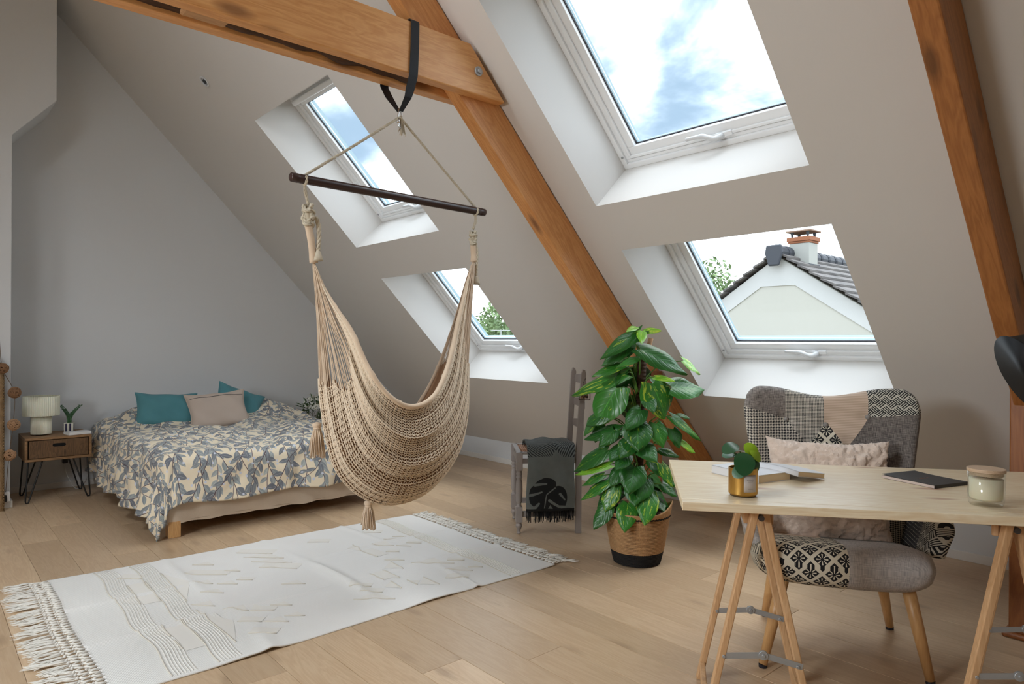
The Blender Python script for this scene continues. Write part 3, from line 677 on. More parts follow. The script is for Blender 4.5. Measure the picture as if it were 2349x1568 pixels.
d = thing('duvet', 'cream duvet printed with grey-blue leaves, hanging to the floor at the near corner', 'duvet', (-5.45, 1.93, 0.43))
DX0, DX1, DY0, DY1 = -6.46, -4.50, 1.20, 2.68
OL, OF, OR = 0.44, 0.34, 0.34
gx = (DX1 - DX0) + OF; gy = (DY1 - DY0) + OL + OR
def duv(u, v):
    s = u * gx; tt = -OL + v * gy
    ex = max(0.0, s - (DX1 - DX0)); ey = -tt if tt < 0 else (tt - (DY1 - DY0) if tt > DY1 - DY0 else 0.0)
    sy = -1 if tt < 0 else 1
    cx = min(s, DX1 - DX0) + DX0; cy = DY0 + min(max(tt, 0), DY1 - DY0)
    dd = math.hypot(ex, ey); r = 0.085
    if dd < r * PI / 2: ou, dn = r * math.sin(dd / r), r * (1 - math.cos(dd / r))
    else: ou, dn = r + 0.13 * (dd - r * PI / 2), r + 0.985 * (dd - r * PI / 2)
    if dd > 1e-9: ux, uy = ex / dd, sy * ey / dd
    else: ux, uy = 0, 0
    z = 0.505
    # pillows under the head end
    hb = math.exp(-((cx + 6.27) / 0.24) ** 2)
    pb = max(math.exp(-((cy - 1.62) / 0.33) ** 4), math.exp(-((cy - 2.32) / 0.33) ** 4))
    z += 0.165 * hb * (0.25 + 0.75 * pb)
    # slack and folds
    P = Vector((cx, cy, 0))
    n = noise.noise(Vector((s * 3.1, tt * 3.6, 1.3))) * 0.034 + noise.noise(Vector((s * 8, tt * 6, 5.3))) * 0.018
    n += abs(noise.noise(Vector((s * 5 + tt * 3.0, tt * 4 - s, 9.3)))) * 0.034
    hang = min(1, dd / 0.12)
    per = math.atan2(uy, ux + 1e-9) * 0.25 + (cy if ex > ey else -cx)
    rip = (0.012 + 0.02 * min(1, dd / .3)) * (.55 * math.sin(per * 15 + 4 * noise.noise(Vector((per * 2.3, dd * 2, 0)))) + .45 * noise.noise(Vector((per * 9, dd * 3, 4))) * 2) * hang * min(1, dd / 0.25)
    corner = min(ex, ey) / 0.3
    ou2 = ou + n * hang * 0.9 + rip + 0.02 * corner * math.sin(math.atan2(uy, ux) * 9)
    zz = z - dn + n * (1 - hang) - (0.02 * hang * abs(math.sin(per * 5)) if dd > .3 else 0)
    return Vector((cx + ux * ou2, cy + uy * ou2, max(0.012, zz)))
mb = MB().grid(duv, 210, 200, uvfn=lambda u, v: (v * gy, u * gx))
mb.build('cover', DUVET, d, smooth=True, normals=False, solid=0.014)

# ------------------------------------------------------------------ cushions
def fabric(name, c1, c2, sc_=260, rough=0.85, sheen=0.1):
    m = Mat(name); o = m.coord(); x, y, z = m.sep(o)
    wv = ((x + z) * sc_ * 4).sin() * ((y) * sc_ * 4).sin()
    return m.out(m.mix(m.noise(o, 6, 4), c1, c2), rough, bump=wv + m.noise(o, sc_ * 1.5, 2), strength=0.12, dist=0.0007, Sheen_Weight=sheen)
TEAL = fabric('teal_cotton', c(84, 140, 148), c(66, 120, 130)); GREIGE = fabric('greige_cotton', c(194, 178, 166), c(182, 166, 152))
PIPE = plain('dark_piping', c(70, 66, 70), 0.8)
def cushion(name, label, cen, w, h, th, rz, tilt, mat, roll=0.0, seam=False, fuzz=0.0, group=None, res=34):
    t = thing(name, label, 'cushion', cen, rz, group)
    M = Matrix.Rotation(tilt, 4, 'X') @ Matrix.Rotation(roll, 4, 'Y')
    def base(u, v):
        a, b = 2*u-1, 2*v-1
        pin = 0.10; x = a * w/2 * (1 - pin * (1 - abs(b)**2.2) * abs(a)**3 + 0.0); z = b * h/2 * (1 - pin * (1 - abs(a)**2.2) * abs(b)**3)
        return M @ Vector((x, 0.006 * math.sin(a*7 + b*5), z))
    def thf(u, v):
        a, b = 2*u-1, 2*v-1
        e = max(0, 1-a**4) ** .6 * max(0, 1-b**4) ** .6
        wr = 1 + 0.05 * noise.noise(Vector((a*3, b*3, w*9))) + 0.05 * noise.noise(Vector((a*8, b*8, w))) * (1 - e)
        return 0.006 + th * e * wr
    nrm = (M @ Vector((0, -1, 0))).normalized()
    mb = shell(base, nrm, thf, res, res)
    if fuzz:
        for i, v in enumerate(mb.v):
            q = v * 26
            n = abs(noise.noise(q)) * 1.0 + abs(noise.noise(q * 2.3)) * 0.5 + noise.noise(q * 5) * .25
            mb.v[i] = v * (1 + 0.0) + v.normalized() * (n * fuzz) + nrm * ((0.5 if (v - base(.5, .5)).dot(nrm) > 0 else -.5) * n * fuzz)
    mb.build('cover', mat, t, smooth=True, world=False)
    if seam:
        pts = [base(0.04 + .92 * k / 30, 0.83 + .012 * math.sin(k / 30 * PI)) + nrm * (thf(0.04 + .92 * k / 30, .83) / 2 + .001) for k in range(31)]
        MB().tube(pts, 0.0022, 5).build('zip_piping', PIPE, t, world=False)
    if not fuzz:
        ed = [base(k/30, 0) for k in range(31)] + [base(1, k/30) for k in range(1, 31)] + [base(1-k/30, 1) for k in range(1, 31)] + [base(0, 1-k/30) for k in range(1, 31)]
        MB().tube(ed, 0.004, 6).build('edge_piping', mat, t, world=False, smooth=True)
    return t
cushion('cushion', 'teal square cushion at the left, leaning on the bed pillows', (-6.02, 1.56, 0.625), 0.46, 0.30, 0.13, math.radians(82), math.radians(-24), TEAL, math.radians(3), group='cushions on the bed')
cushion('cushion', 'teal cushion at the right, mostly behind the beige one', (-6.07, 2.16, 0.64), 0.42, 0.30, 0.11, math.radians(96), math.radians(-26), TEAL, math.radians(24), group='cushions on the bed')
cushion('cushion', 'rectangular beige cushion with a dark seam, between the teal cushions', (-5.90, 1.93, 0.615), 0.49, 0.33, 0.11, math.radians(88), math.radians(-28), GREIGE, math.radians(-4), seam=True, group='cushions on the bed')

# ------------------------------------------------------------------ nightstand and what stands on it
t = thing('nightstand', 'rustic wooden nightstand with one drawer on black hairpin legs', 'nightstand', (-6.2, 0.83, 0))
nx0, nx1, ny0, ny1, nz0, nz1 = -6.41, -6.02, 0.615, 1.035, 0.305, 0.478
b = MB(); th_ = 0.018
b.box((nx0, ny0, nz1 - th_), (nx1, ny1, nz1)).box((nx0, ny0, nz0), (nx1, ny1, nz0 + th_)).box((nx0, ny0, nz0 + th_), (nx1, ny0 + th_, nz1 - th_)).box((nx0, ny1 - th_, nz0 + th_), (nx1, ny1, nz1 - th_)).box((nx0, ny0 + th_, nz0 + th_), (nx0 + .01, ny1 - th_, nz1 - th_))
b.build('carcass', RUSTIC, t, bevel=0.002)
dr = MB().box((nx0 + .03, ny0 + .026, nz0 + .021), (nx1 - .006, ny1 - .022, nz1 - .023)).build('drawer', DRUST, t, bevel=0.002)
pts = []
for k in range(17):
    a = PI/2 + PI * k / 16; pts.append((0, 0.802 + .017 * math.cos(a), 0.416 + 0.012 * math.sin(a)))
for k in range(17):
    a = -PI/2 + PI * k / 16; pts.append((0, 0.852 + .017 * math.cos(a), 0.416 + 0.012 * math.sin(a)))
MB().prism(pts, (nx1 - .0058, 0, 0), (nx1 - .004, 0, 0)).build('handle_slot', plain('slot_shadow_void', (0.002, 0.002, 0.002, 1), 1.0), dr)
for (x, y, sx, sy) in ((nx1 - .03, ny0 + .04, 1, -1), (nx1 - .03, ny1 - .04, 1, 1), (nx0 + .05, ny0 + .04, -1, -1), (nx0 + .05, ny1 - .04, -1, 1)):
    fx, fy = x + sx * 0.012, y + sy * .022
    b = MB()
    pa, pb_ = Vector((x - sx * 0.0, y + sy * .015, nz0)), Vector((x - sx * .02, y - sy * .075, nz0))
    foot = Vector((fx, fy, 0.006)); f1 = foot + Vector((0, sy * .010, .016)); f2 = foot + Vector((0, -sy * .012, .016))
    b.tube(crom([pa, pa.lerp(f1, .5), f1, foot, f2, pb_.lerp(f2, .5), pb_], 40), 0.0055, 8)
    b.box((min(pa.x, pb_.x) - .02, min(pa.y, pb_.y) - .012, nz0 - .003), (max(pa.x, pb_.x) + .02, max(pa.y, pb_.y) + .012, nz0))
    b.build('leg', BLACKM, t, smooth=True)

t = thing('table_lamp', 'cream pleated table lamp with drum shade on the nightstand', 'lamp', (-6.2, 0.735, nz1))
PLEAT = Mat('cream_pleated_fabric'); px_, py_, pz_ = PLEAT.sep(PLEAT.coord())
PLEAT = PLEAT.out(c(228, 226, 208), 0.8, Transmission_Weight=0.0, Subsurface_Weight=0.1, bump=PLEAT.noise(PLEAT.coord(), 300, 2), strength=.1, dist=.0005)
pleat = lambda a, r, z: 1 + 0.022 * math.sin(a * 44)
zt = nz1
MB().lathe([(.0001, .008), (.064, .008), (.066, .014), (.066, .146), (.0001, .146)], (-6.2, .735, zt), 264, pleat).build('base', PLEAT, t, smooth=True)
b = MB().lathe([(.066, .146), (.114, .146), (.117, .150), (.117, .292), (.115, .294)], (-6.2, .735, zt), 352, lambda a, r, z: 1 + 0.016 * math.sin(a * 58)); b.f = [f for f in b.f if len(f) == 4]
b.build('shade', PLEAT, t, smooth=True, solid=.002)
MB().lathe([(.035, .0), (.035, .008)], (-6.2, .735, zt), 24).build('foot', BLACKM, t)
MB().tube([(-6.2, .735, zt + .146), (-6.2, .735, zt + .2)], .012, 10).lathe([(.0001, .2), (.02, .215), (.026, .24), (.018, .265), (.0001, .275)], (-6.2, .735, zt), 14).build('bulb', plain('opal_bulb', (.8, .8, .76, 1), .3), t, smooth=True)

JADE = plain('small_succulent_leaf', c(60, 98, 62), 0.5)
t = thing('potted_succulent', 'small upright succulent in a striped square pot on the nightstand', 'potted plant', (-6.25, 0.922, nz1))
MB().lathe([(.034, 0), (.042, .002), (.045, .075), (.040, .076), (.037, .066), (.0001, .064)], (-6.25, .922, nz1), 4, M=Matrix.Rotation(.5, 3, 'Z')).build('pot', plain('cream_glaze', c(206, 204, 190), .4), t, bevel=.003)
st = MB()
for a0 in range(4):
    a = a0 * PI/2 + .5 + PI/4
    for q in (-.55, .35):
        dv = Vector((math.cos(a), math.sin(a), 0)); tv = Vector((-math.sin(a), math.cos(a), 0)); p0 = Vector((-6.25, .922, nz1))
        r0, r1 = .0325 * 0.93, .0325
        for z0_, z1_ in ((.006, .07),):
            c0 = p0 + dv * .0305 + tv * (q * .03); c1_ = p0 + dv * .0325 + tv * (q * .03)
            st.add([c0 - tv*.006 + Vector((0,0,z0_)), c0 + tv*.006 + Vector((0,0,z0_)), c1_ + tv*.006 + Vector((0,0,z1_)), c1_ - tv*.006 + Vector((0,0,z1_))], [(0,1,2,3)])
st.build('stripes', plain('navy_stripe', c(34, 32, 66), .4), t)
rnd = random.Random(3)
for (ty, tx, hh) in ((-.058, .01, .15), (-.03, -.01, .115), (-.008, .02, .075), (.022, .0, .09), (.072, .01, .145), (.048, -.02, .11)):
    b = MB(); base_ = Vector((-6.25, .922, nz1 + .06)); tip = base_ + Vector((tx, ty, hh)); mid = base_.lerp(tip, .5) + Vector((0, -ty * .35, 0))
    path = crom([base_, mid, tip], 14); b.tube(path, .0022, 5)
    for k, p in enumerate(path[2:]):
        for sg in (-1, 1):
            a = rnd.uniform(-.5, .5); dv = Vector((math.sin(a), sg * math.cos(a), .25)).normalized()
            b.lathe([(.0001, 0), (.0045, .006), (.0035, .013), (.0001, .017)], p, 5, M=dv.to_track_quat('Z', 'Y').to_matrix())
    b.build('sprig', JADE, t, smooth=True)

PAPER = plain('white_paper', (0.75, 0.75, 0.73, 1), 0.7)
def book(name, label, cen, w, l, h, rz, cover, pages=None, tilt=None, bend=0.0, coverlab=None, group=None):
    t = thing(name, label, 'book', cen, rz, group)
    if tilt: t.rotation_euler = (tilt[0], tilt[1], rz)
    n = 12
    def slab(x0, x1, y0, y1, z0, z1):
        mb = MB(); vs = []
        for k in range(n + 1):
            y = y0 + (y1 - y0) * k / n; zb = bend * ((y / l) ** 2) * 4
            vs += [(x0, y, z0 + zb), (x1, y, z0 + zb), (x1, y, z1 + zb), (x0, y, z1 + zb)]
        fs = [(0, 1, 2, 3), (4*n+3, 4*n+2, 4*n+1, 4*n)]
        for k in range(n):
            for j in range(4): fs.append((4*k+j, 4*k+(j+1) % 4 + 0, 4*k+4+(j+1) % 4, 4*k+4+j))
        mb.add(vs, fs); return mb
    slab(-w/2 + .002, w/2 - .0005, -l/2 + .002, l/2 - .002, .0015, h - .0015).build('pages', pages or PAPER, t, world=False)
    cb = slab(-w/2, w/2, -l/2, l/2, 0, .0014); c2_ = slab(-w/2, w/2, -l/2, l/2, h - .0014, h); c3_ = slab(-w/2, -w/2 + .0014, -l/2, l/2, 0, h)
    for q in (c2_, c3_): cb.add(q.v, q.f)
    cb.build('cover', cover, t, world=False)
    return t
book('book', 'thin white paperback lying on the nightstand', (-6.10, .955, nz1), .105, .155, .02, math.radians(12), plain('white_cover', (.72, .72, .74, 1), .35))

t = thing('plug_adapter', 'black plug adapter on a white cable behind the nightstand', 'adapter', (-6.50, .93, .2))
MB().box((-6.525, .915, .20), (-6.49, .95, .27)).build('body', BLACKM, t, bevel=.004)
MB().tube(crom([(-6.505, .932, .20), (-6.49, .94, .12), (-6.44, .985, .012), (-6.40, 1.02, .006), (-6.42, 1.06, .05), (-6.50, 1.10, .12)], 40), .003, 6).build('cable', plain('white_cable', (.7, .7, .7, 1), .4), t, smooth=True)
t = thing('wall_socket', 'white socket block with a dark plug at the foot of the chimney breast', 'socket', (-5.97, .5, .02))
MB().box((-5.987, .465, .049), (-5.955, .525, .12)).build('housing', PVC, t, bevel=.006)
MB().box((-5.955, .475, .055), (-5.925, .505, .10)).build('plug', BLACKM, t, bevel=.004)

# ------------------------------------------------------------------ mirror and rattan ball garland at the left edge
GOLDF = Mat('aged_gold_frame'); go = GOLDF.coord()
GOLDF = GOLDF.out(GOLDF.mix(GOLDF.noise(go, 30, 3), c(150, 122, 84), c(96, 72, 46)), 0.45, metallic=0.35, bump=GOLDF.voro(go, 160), strength=.5, dist=.003)
t = thing('floor_mirror', 'tall arched floor mirror in an aged gold frame at the left edge', 'mirror', (-5.93, .23, 0))
pth = []
ym, rm, za = .232, .24, .93
for k in range(9): pth.append(Vector((-5.91 - .045 * k / 8, ym + rm, za * k / 8)))
for k in range(1, 25): a = PI * k / 24; pth.append(Vector((-5.955 - .01 * math.sin(a), ym + rm * math.cos(a), za + rm * math.sin(a))))
for k in range(1, 9): pth.append(Vector((-5.955 + .045 * k / 8, ym - rm, za * (1 - k / 8))))
pth.append(pth[0]); 
MB().tube(pth, .018, 12, cap=False).build('frame', GOLDF, t, smooth=True)
bead = MB()
for p in resample(pth, 150):
    bead.lathe([(.0001, -.007), (.006, -.004), (.007, 0), (.006, .004), (.0001, .007)], p + Vector((.012, 0.012 if p.y > ym else -.012, 0)), 6)
tag(bead.build('beading', GOLDF, t, smooth=True), kind='stuff')

mm = MB(); mm.add([p + Vector((.002, 0, 0)) for p in pth[:-1]], [tuple(range(len(pth) - 1))])
mm.build('mirror_glass', plain('silvered_glass', (.75, .76, .74, 1), .03, metallic=1.0), t)
RAT = plain('rattan', c(176, 138, 104), .7); RATD = plain('dark_rattan', c(140, 104, 74), .75)
for i, (y, z, r, mt, lb) in enumerate(((.545, .822, .040, RATD, 'rattan ball of the garland, second from the top, beside the lamp shade'), (.541, .595, .040, RAT, 'rattan ball of the garland, third from the top, beside the lamp base'),
                               (.519, .383, .040, RAT, 'lowest rattan ball of the garland, beside the nightstand'), (.478, .995, .036, RATD, 'topmost rattan ball of the garland, above the arch of the mirror'))):
    t = thing('rattan_ball', lb, 'garland ball', (-5.93, y, z - r), 0, 'rattan ball garland')
    b = MB(); rnd = random.Random(i + 5)
    for k in range(34):
        ax = Vector((rnd.gauss(0, 1), rnd.gauss(0, 1), rnd.gauss(0, 1))).normalized(); e1 = ax.orthogonal().normalized(); e2 = ax.cross(e1)
        rr = r * rnd.uniform(.9, 1.0); h_ = r * rnd.uniform(-.45, .45); q = math.sqrt(max(0, rr*rr - h_*h_))
        b.tube([Vector((-5.93, y, z)) + ax * h_ + (e1 * math.cos(2*PI*j/18) + e2 * math.sin(2*PI*j/18)) * q for j in range(19)], .0022, 4, cap=False)
    b.build('weave', mt, t, smooth=True)
    MB().lathe([(.0001, -r*.7), (r*.5, -r*.5), (r*.7, 0), (r*.5, r*.5), (.0001, r*.7)], (-5.93, y, z), 12).build('core', plain('ball_core', c(88, 62, 42), .9), t, smooth=True)
t = thing('garland_cord', 'thin cord linking the rattan balls beside the mirror', 'cord', (-5.95, .5, 0))
MB().tube(crom([(-5.955, .46, 1.2), (-5.955, .478, .995), (-5.955, .545, .822), (-5.955, .541, .595), (-5.955, .519, .383), (-5.955, .50, .12)], 60), .002, 5).build('cord', plain('brown_cord', c(100, 80, 60), .8), t)

# ------------------------------------------------------------------ flowers right of the bed
t = thing('flower_bouquet', 'bouquet of small white flowers in a dark vase beyond the bed, partly behind the hammock', 'bouquet', (-6.22, 2.95, 0))
MB().lathe([(.06, 0), (.085, .05), (.09, .15), (.06, .28), (.05, .34), (.06, .37)], (-6.22, 2.95, 0), 28).build('vase', plain('dark_vase', (.03, .035, .03, 1), .25), t, smooth=True, solid=.003)
fo = MB(); fl_ = MB(); rnd = random.Random(12)
for k in range(260):
    dv = Vector((rnd.gauss(0, 1), rnd.gauss(0, 1), rnd.gauss(.3, .8))).normalized(); p = Vector((-6.22, 2.95, .50)) + dv * rnd.uniform(.05, .15)
    sd = dv.orthogonal().normalized(); ln_ = rnd.uniform(.03, .07)
    fo.add([p, p + dv * ln_ * .5 + sd * .006, p + dv * ln_ + Vector((0, 0, -.01)), p + dv * ln_ * .5 - sd * .006], [(0, 1, 2, 3)])
for k in range(24): 
    a = rnd.uniform(0, 2*PI); fo.tube([(-6.22 + .03*math.cos(a), 2.93 + .03*math.sin(a), .2), (-6.22 + .1*math.cos(a), 2.93 + .1*math.sin(a), .52)], .0025, 4)
fo.build('foliage', leafmat('bouquet_leaf', c(46, 72, 38), c(82, 108, 60)), t, normals=False)['kind'] = 'stuff'
for k in range(130):
    dv = Vector((rnd.gauss(0, 1), rnd.gauss(0, 1), abs(rnd.gauss(.5, .7)))).normalized(); p = Vector((-6.22, 2.95, .55)) + Vector((dv.x * .125, dv.y * .125, dv.z * .13)) * rnd.uniform(.8, 1.1)
    M3 = dv.to_track_quat('Z', 'Y').to_matrix()
    for j in range(5):
        a = 2*PI*j/5; e = M3 @ Vector((math.cos(a), math.sin(a), .3)); e2 = M3 @ Vector((-math.sin(a), math.cos(a), 0))
        fl_.add([p, p + e * .009 + e2 * .004, p + e * .015, p + e * .009 - e2 * .004], [(0, 1, 2, 3)])
fl_.build('blossoms', plain('white_petal', (.75, .75, .66, 1), .7), t, normals=False)['kind'] = 'stuff'

# ------------------------------------------------------------------ rug
RX0, RX1, RY0, RY1 = -4.03, -2.575, 0.505, 2.585
RUGM = Mat('white_cotton_rug'); rx, ry, rz_ = RUGM.sep(RUGM.coord())
RUGM = RUGM.out(RUGM.mix(RUGM.noise(RUGM.coord(), 3, 3), (.80, .795, .78, 1), (.72, .71, .69, 1)), .95, bump=(rx * 900.0).sin() * .5 + (ry * 1400.0).sin() * .5, strength=.35, dist=.0012, Sheen_Weight=.2)
def rugz(x, y):
    z = .006
    for xc, amp, wd in ((-3.52, .012, .020), (-3.06, .014, .020)):
        xc2 = xc + .012 * math.sin(y * 5); z += amp * math.exp(-((x - xc2) / wd) ** 2) * (.6 + .4 * math.sin(y * 4 + xc * 9))
    for yc, amp, wd in ((1.05, .010, .03), (1.60, .018, .028), (2.1, .009, .02)):
        yc2 = yc + .03 * math.sin(x * 4 + yc); z += amp * math.exp(-((y - yc2) / wd) ** 2) * (.55 + .45 * math.sin(x * 5 + yc * 7))
    if x > -2.75: z += .008 * max(0, math.sin(y * 7.5 + .5)) ** 2 * (x + 2.75) / .18
    return z + .0015 * noise.noise(Vector((x * 6, y * 6, 0)))
def rugp(x, y, dz=0.0):
    yy = (y - RY0) / (RY1 - RY0); xx = (x - RX0) / (RX1 - RX0)
    ox = .01 * math.sin(yy * 7) + (1 - yy) * (-.01 + .0 * xx) + .06 * yy * (1 - xx); oy = .006 * math.sin(xx * 9) * 1
    return Vector((x + ox, y + oy, rugz(x, y) + dz))
t = thing('rug', 'white woven cotton rug with raised motifs and knotted fringes on the oak floor', 'rug', ((RX0+RX1)/2, (RY0+RY1)/2, 0))
rg = MB().grid(lambda u, v: rugp(RX0 + (RX1-RX0)*u, RY0 + (RY1-RY0)*v), 150, 210)
rg.build('weave', RUGM, t, smooth=True, normals=False, solid=.006)
MOT = plain('ecru_tuft', (.755, .735, .695, 1), .95); LINEM = plain('ecru_cord', (.66, .62, .55, 1), .95)
mo = MB(); ml = MB()
for i, (xa, ya, xb, yb) in enumerate(DATA['rug']):
    if not (RX0 + .02 < min(xa, xb) and max(xa, xb) < RX1 - .02 and RY0 < min(ya, yb) and max(ya, yb) < RY1): continue
    A, B = Vector((xa, ya)), Vector((xb, yb)); L = (B - A).length; nn = Vector((B.y - A.y, A.x - B.x)).normalized()
    if nn.x > 0: nn = -nn
    n = max(3, int(L / .02)); pts = []
    for k in range(n + 1):
        q = A.lerp(B, k / n); pts.append(rugp(q.x, q.y, .0018))
    ml.tube(pts, .0028, 5)
    straight = abs(B.x - A.x) > 3 * abs(B.y - A.y)
    if L < .5:
        # tufted triangle or block beside each cord
        hgt = min(.075, L * .5); vs = []
        N = 6
        for a_ in range(N + 1):
            for b_ in range(N + 1):
                f = b_ / N; sh = (1 - f) if i % 3 else 1.0
                q = A.lerp(B, .5 + (a_ / N - .5) * sh) + nn * (f * hgt); vs.append(rugp(q.x, q.y, .0012))
        mo.add(vs, [(a_*(N+1)+b_, (a_+1)*(N+1)+b_, (a_+1)*(N+1)+b_+1, a_*(N+1)+b_+1) for a_ in range(N) for b_ in range(N)])
for yy, w_ in ((.70, 0), (.86, 0), (2.30, 0)):
    ml.tube([rugp(RX0 + .02 + (RX1-RX0-.04) * k / 60, yy + .008 * math.sin(k * .3), .0015) for k in range(61)], .0026, 5)
for ya in (.715, .875, 2.315):
    for k_ in range(7):
        mo.tube([rugp(RX0 + .02 + (RX1-RX0-.04) * k / 60, ya + k_ * .011 + .008 * math.sin(k * .3), .0008) for k in range(61)], .0022, 4)
tag(mo.build('tufted_motifs', MOT, t, smooth=True), kind='stuff'); tag(ml.build('raised_cords', LINEM, t, smooth=True), kind='stuff')
FR = plain('fringe_cotton', (.78, .76, .71, 1), .95)
def fringe(yedge, sgn, ln, seed):
    rnd = random.Random(seed); N = 46; net = MB()
    xs = [RX0 + .02 + (RX1 - RX0 - .04) * k / (N - 1) for k in range(N)]
    P = lambda x, d_: Vector((rugp(x, yedge).x, rugp(x, yedge).y + sgn * d_, .008 + rnd.uniform(0, .004)))
    for k, x in enumerate(xs):
        x2 = xs[min(k + 1, N - 1)]; xm = (x + x2) / 2
        for a_, b_ in (((x, 0), (xm, .035)), ((x2, 0), (xm, .035)), ((xm, .035), (x, .07)), ((xm, .035), (x2, .07))):
            net.tube([P(*a_), P((a_[0]+b_[0])/2, (a_[1]+b_[1])/2 + .002), P(*b_)], .0042, 5)
        net.lathe([(.0001, -.007), (.008, 0), (.0001, .007)], P(xm, .035), 6)
        net.lathe([(.0001, -.008), (.0095, 0), (.0001, .008)], P(x, .07), 6)
    tag(net.build('knotted_net', FR, t, smooth=True), kind='stuff')
    for k, x in enumerate(xs):
        b = MB(); l_ = ln * rnd.uniform(.75, 1.2); drift = rnd.uniform(-.03, .03) + sgn * .015; o0 = P(x, .072)
        for j in range(9):
            q = rnd.uniform(-.011, .011); cur = rnd.uniform(-.02, .02); ll_ = l_ * rnd.uniform(.8, 1.05); pts = []
            for a_ in range(7):
                f = a_ / 6; pts.append(o0 + Vector((q * (f ** .6) * 1.5 + drift * f + cur * f * f, sgn * ll_ * f, -.002 + .003 * math.sin(f * 5 + j) + .002)))
            b.tube(pts, [.0030, .0030, .0028, .0026, .0022, .0018, .0008], 4)
        b.build('fringe_tassel', FR, t, smooth=True)
fringe(RY0, -1, .115, 4)
fringe(RY1, 1, .06, 9)

# ------------------------------------------------------------------ hammock chair
COTTON = Mat('natural_cotton'); COTTON = COTTON.out(COTTON.mix(COTTON.noise(COTTON.coord(), 12, 3), c(228, 208, 184), c(202, 178, 152)), .9, Sheen_Weight=.2)
NETM = plain('pale_net_cotton', c(232, 216, 194), .95)
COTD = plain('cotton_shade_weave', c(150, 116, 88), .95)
ROPEM = Mat('rope_cotton'); ROPEM = ROPEM.out(ROPEM.mix(ROPEM.noise(ROPEM.coord(), 60, 2), c(214, 206, 188), c(186, 174, 152)), .9)
HANG = Vector((-2.655, 1.66, 2.245))
t = thing('hanging_strap', 'black webbing strap looped over the collar beam', 'strap', (-2.66, 1.67, 2.25))
WEB = Mat('black_webbing'); wx, wy, wz = WEB.sep(WEB.coord()); WEB = WEB.out(c(14, 18, 26), .6, bump=(wz * 2500.0).sin(), strength=.3, dist=.0008)
sw = MB()
loop = [HANG + Vector((.008, 0, .0)), (-2.60, 1.668, 2.30), (-2.567, 1.675, 2.392), (-2.566, 1.68, 2.52), (-2.567, 1.682, 2.632), (-2.58, 1.682, 2.642), (-2.67, 1.675, 2.643), (-2.775, 1.665, 2.642), (-2.786, 1.664, 2.63), (-2.787, 1.66, 2.50), (-2.786, 1.655, 2.392), (-2.74, 1.655, 2.33), HANG + Vector((-.008, 0, .0))]
lp = resample([Vector(p) for p in loop], 90)
vs = []
for i, p in enumerate(lp):
    tg = (lp[min(i+1, 90)] - lp[max(i-1, 0)]).normalized(); wdt = Vector((0, 1, 0)); wdt = (wdt - tg * wdt.dot(tg)).normalized(); nr_ = tg.cross(wdt)
    hw = .022 if 8 < i < 82 else .010 + .012 * min(i, 90 - i) / 9
    for a_, b_ in ((-1, -1), (1, -1), (1, 1), (-1, 1)): vs.append(p + wdt * a_ * hw + nr_ * b_ * .0012)
sw.add(vs, [(4*i+j, 4*i+(j+1) % 4, 4*i+4+(j+1) % 4, 4*i+4+j) for i in range(90) for j in range(4)]); sw.build('webbing', WEB, t)

H = thing('hammock_chair', 'beige crocheted hammock chair hanging from a dark bar on cotton rope', 'hammock chair', (-2.655, 1.66, .45))
k_ = MB(); ring_ = [HANG + Vector((0.0, .009 * math.cos(a), -.03 + .045 * math.sin(a))) for a in [2*PI*i/24 for i in range(25)]]
k_.tube(ring_, .004, 8, cap=False); k_.lathe([(.006, -.01), (.007, .012)], HANG + Vector((0, -.009, -.045)), 12)
k_.build('carabiner', CHROME, H, smooth=True)
BL, BR_ = Vector((-2.632, 1.135, 1.858)), Vector((-2.680, 2.18, 1.857)); bd = (BR_ - BL).normalized()
b = MB(); L_ = (BR_ - BL).length
prf = []
for f, r in ((0, .0145), (.003, .0185), (.03, .0195), (.034, .0185), (.04, .0185), (.043, .0195), (.05, .019), (L_-.05, .019), (L_-.043, .0195), (L_-.04, .0185), (L_-.034, .0185), (L_-.03, .0195), (L_-.003, .0185), (L_, .0145)): prf.append((r, f))
b.lathe(prf, BL, 24, M=bd.to_track_quat('Z', 'Y').to_matrix()).build('spreader_bar', TEAKBAR, H, smooth=True)
PL_, PR_ = BL + bd * .062, BR_ - bd * .062
top = HANG + Vector((0, 0, -.025))
MB().rope([top, top.lerp(PL_ + Vector((0, 0, .02)), .5) + Vector((0, 0, -.004)), PL_ + Vector((0, 0, .016))], .0062).build('rope', ROPEM, H, smooth=True)
MB().rope([top, top.lerp(PR_ + Vector((0, 0, .02)), .5) + Vector((0, 0, -.004)), PR_ + Vector((0, 0, .016))], .0062).build('rope', ROPEM, H, smooth=True)
fz = MB(); rnd = random.Random(2)
for j in range(60):
    e = Vector((rnd.uniform(-.012, .012), rnd.uniform(-.002, .03), -rnd.uniform(.05, .085))); fz.tube([top + Vector((rnd.uniform(-.006, .006), .006, .01)), top + e * .6 + Vector((0, .004, 0)), top + e], .0012, 3)
tag(fz.build('frayed_end', ROPEM, H), kind='stuff')
GL, GR = Vector(DATA['ham2'][0]), Vector(DATA['ham2'][-1])
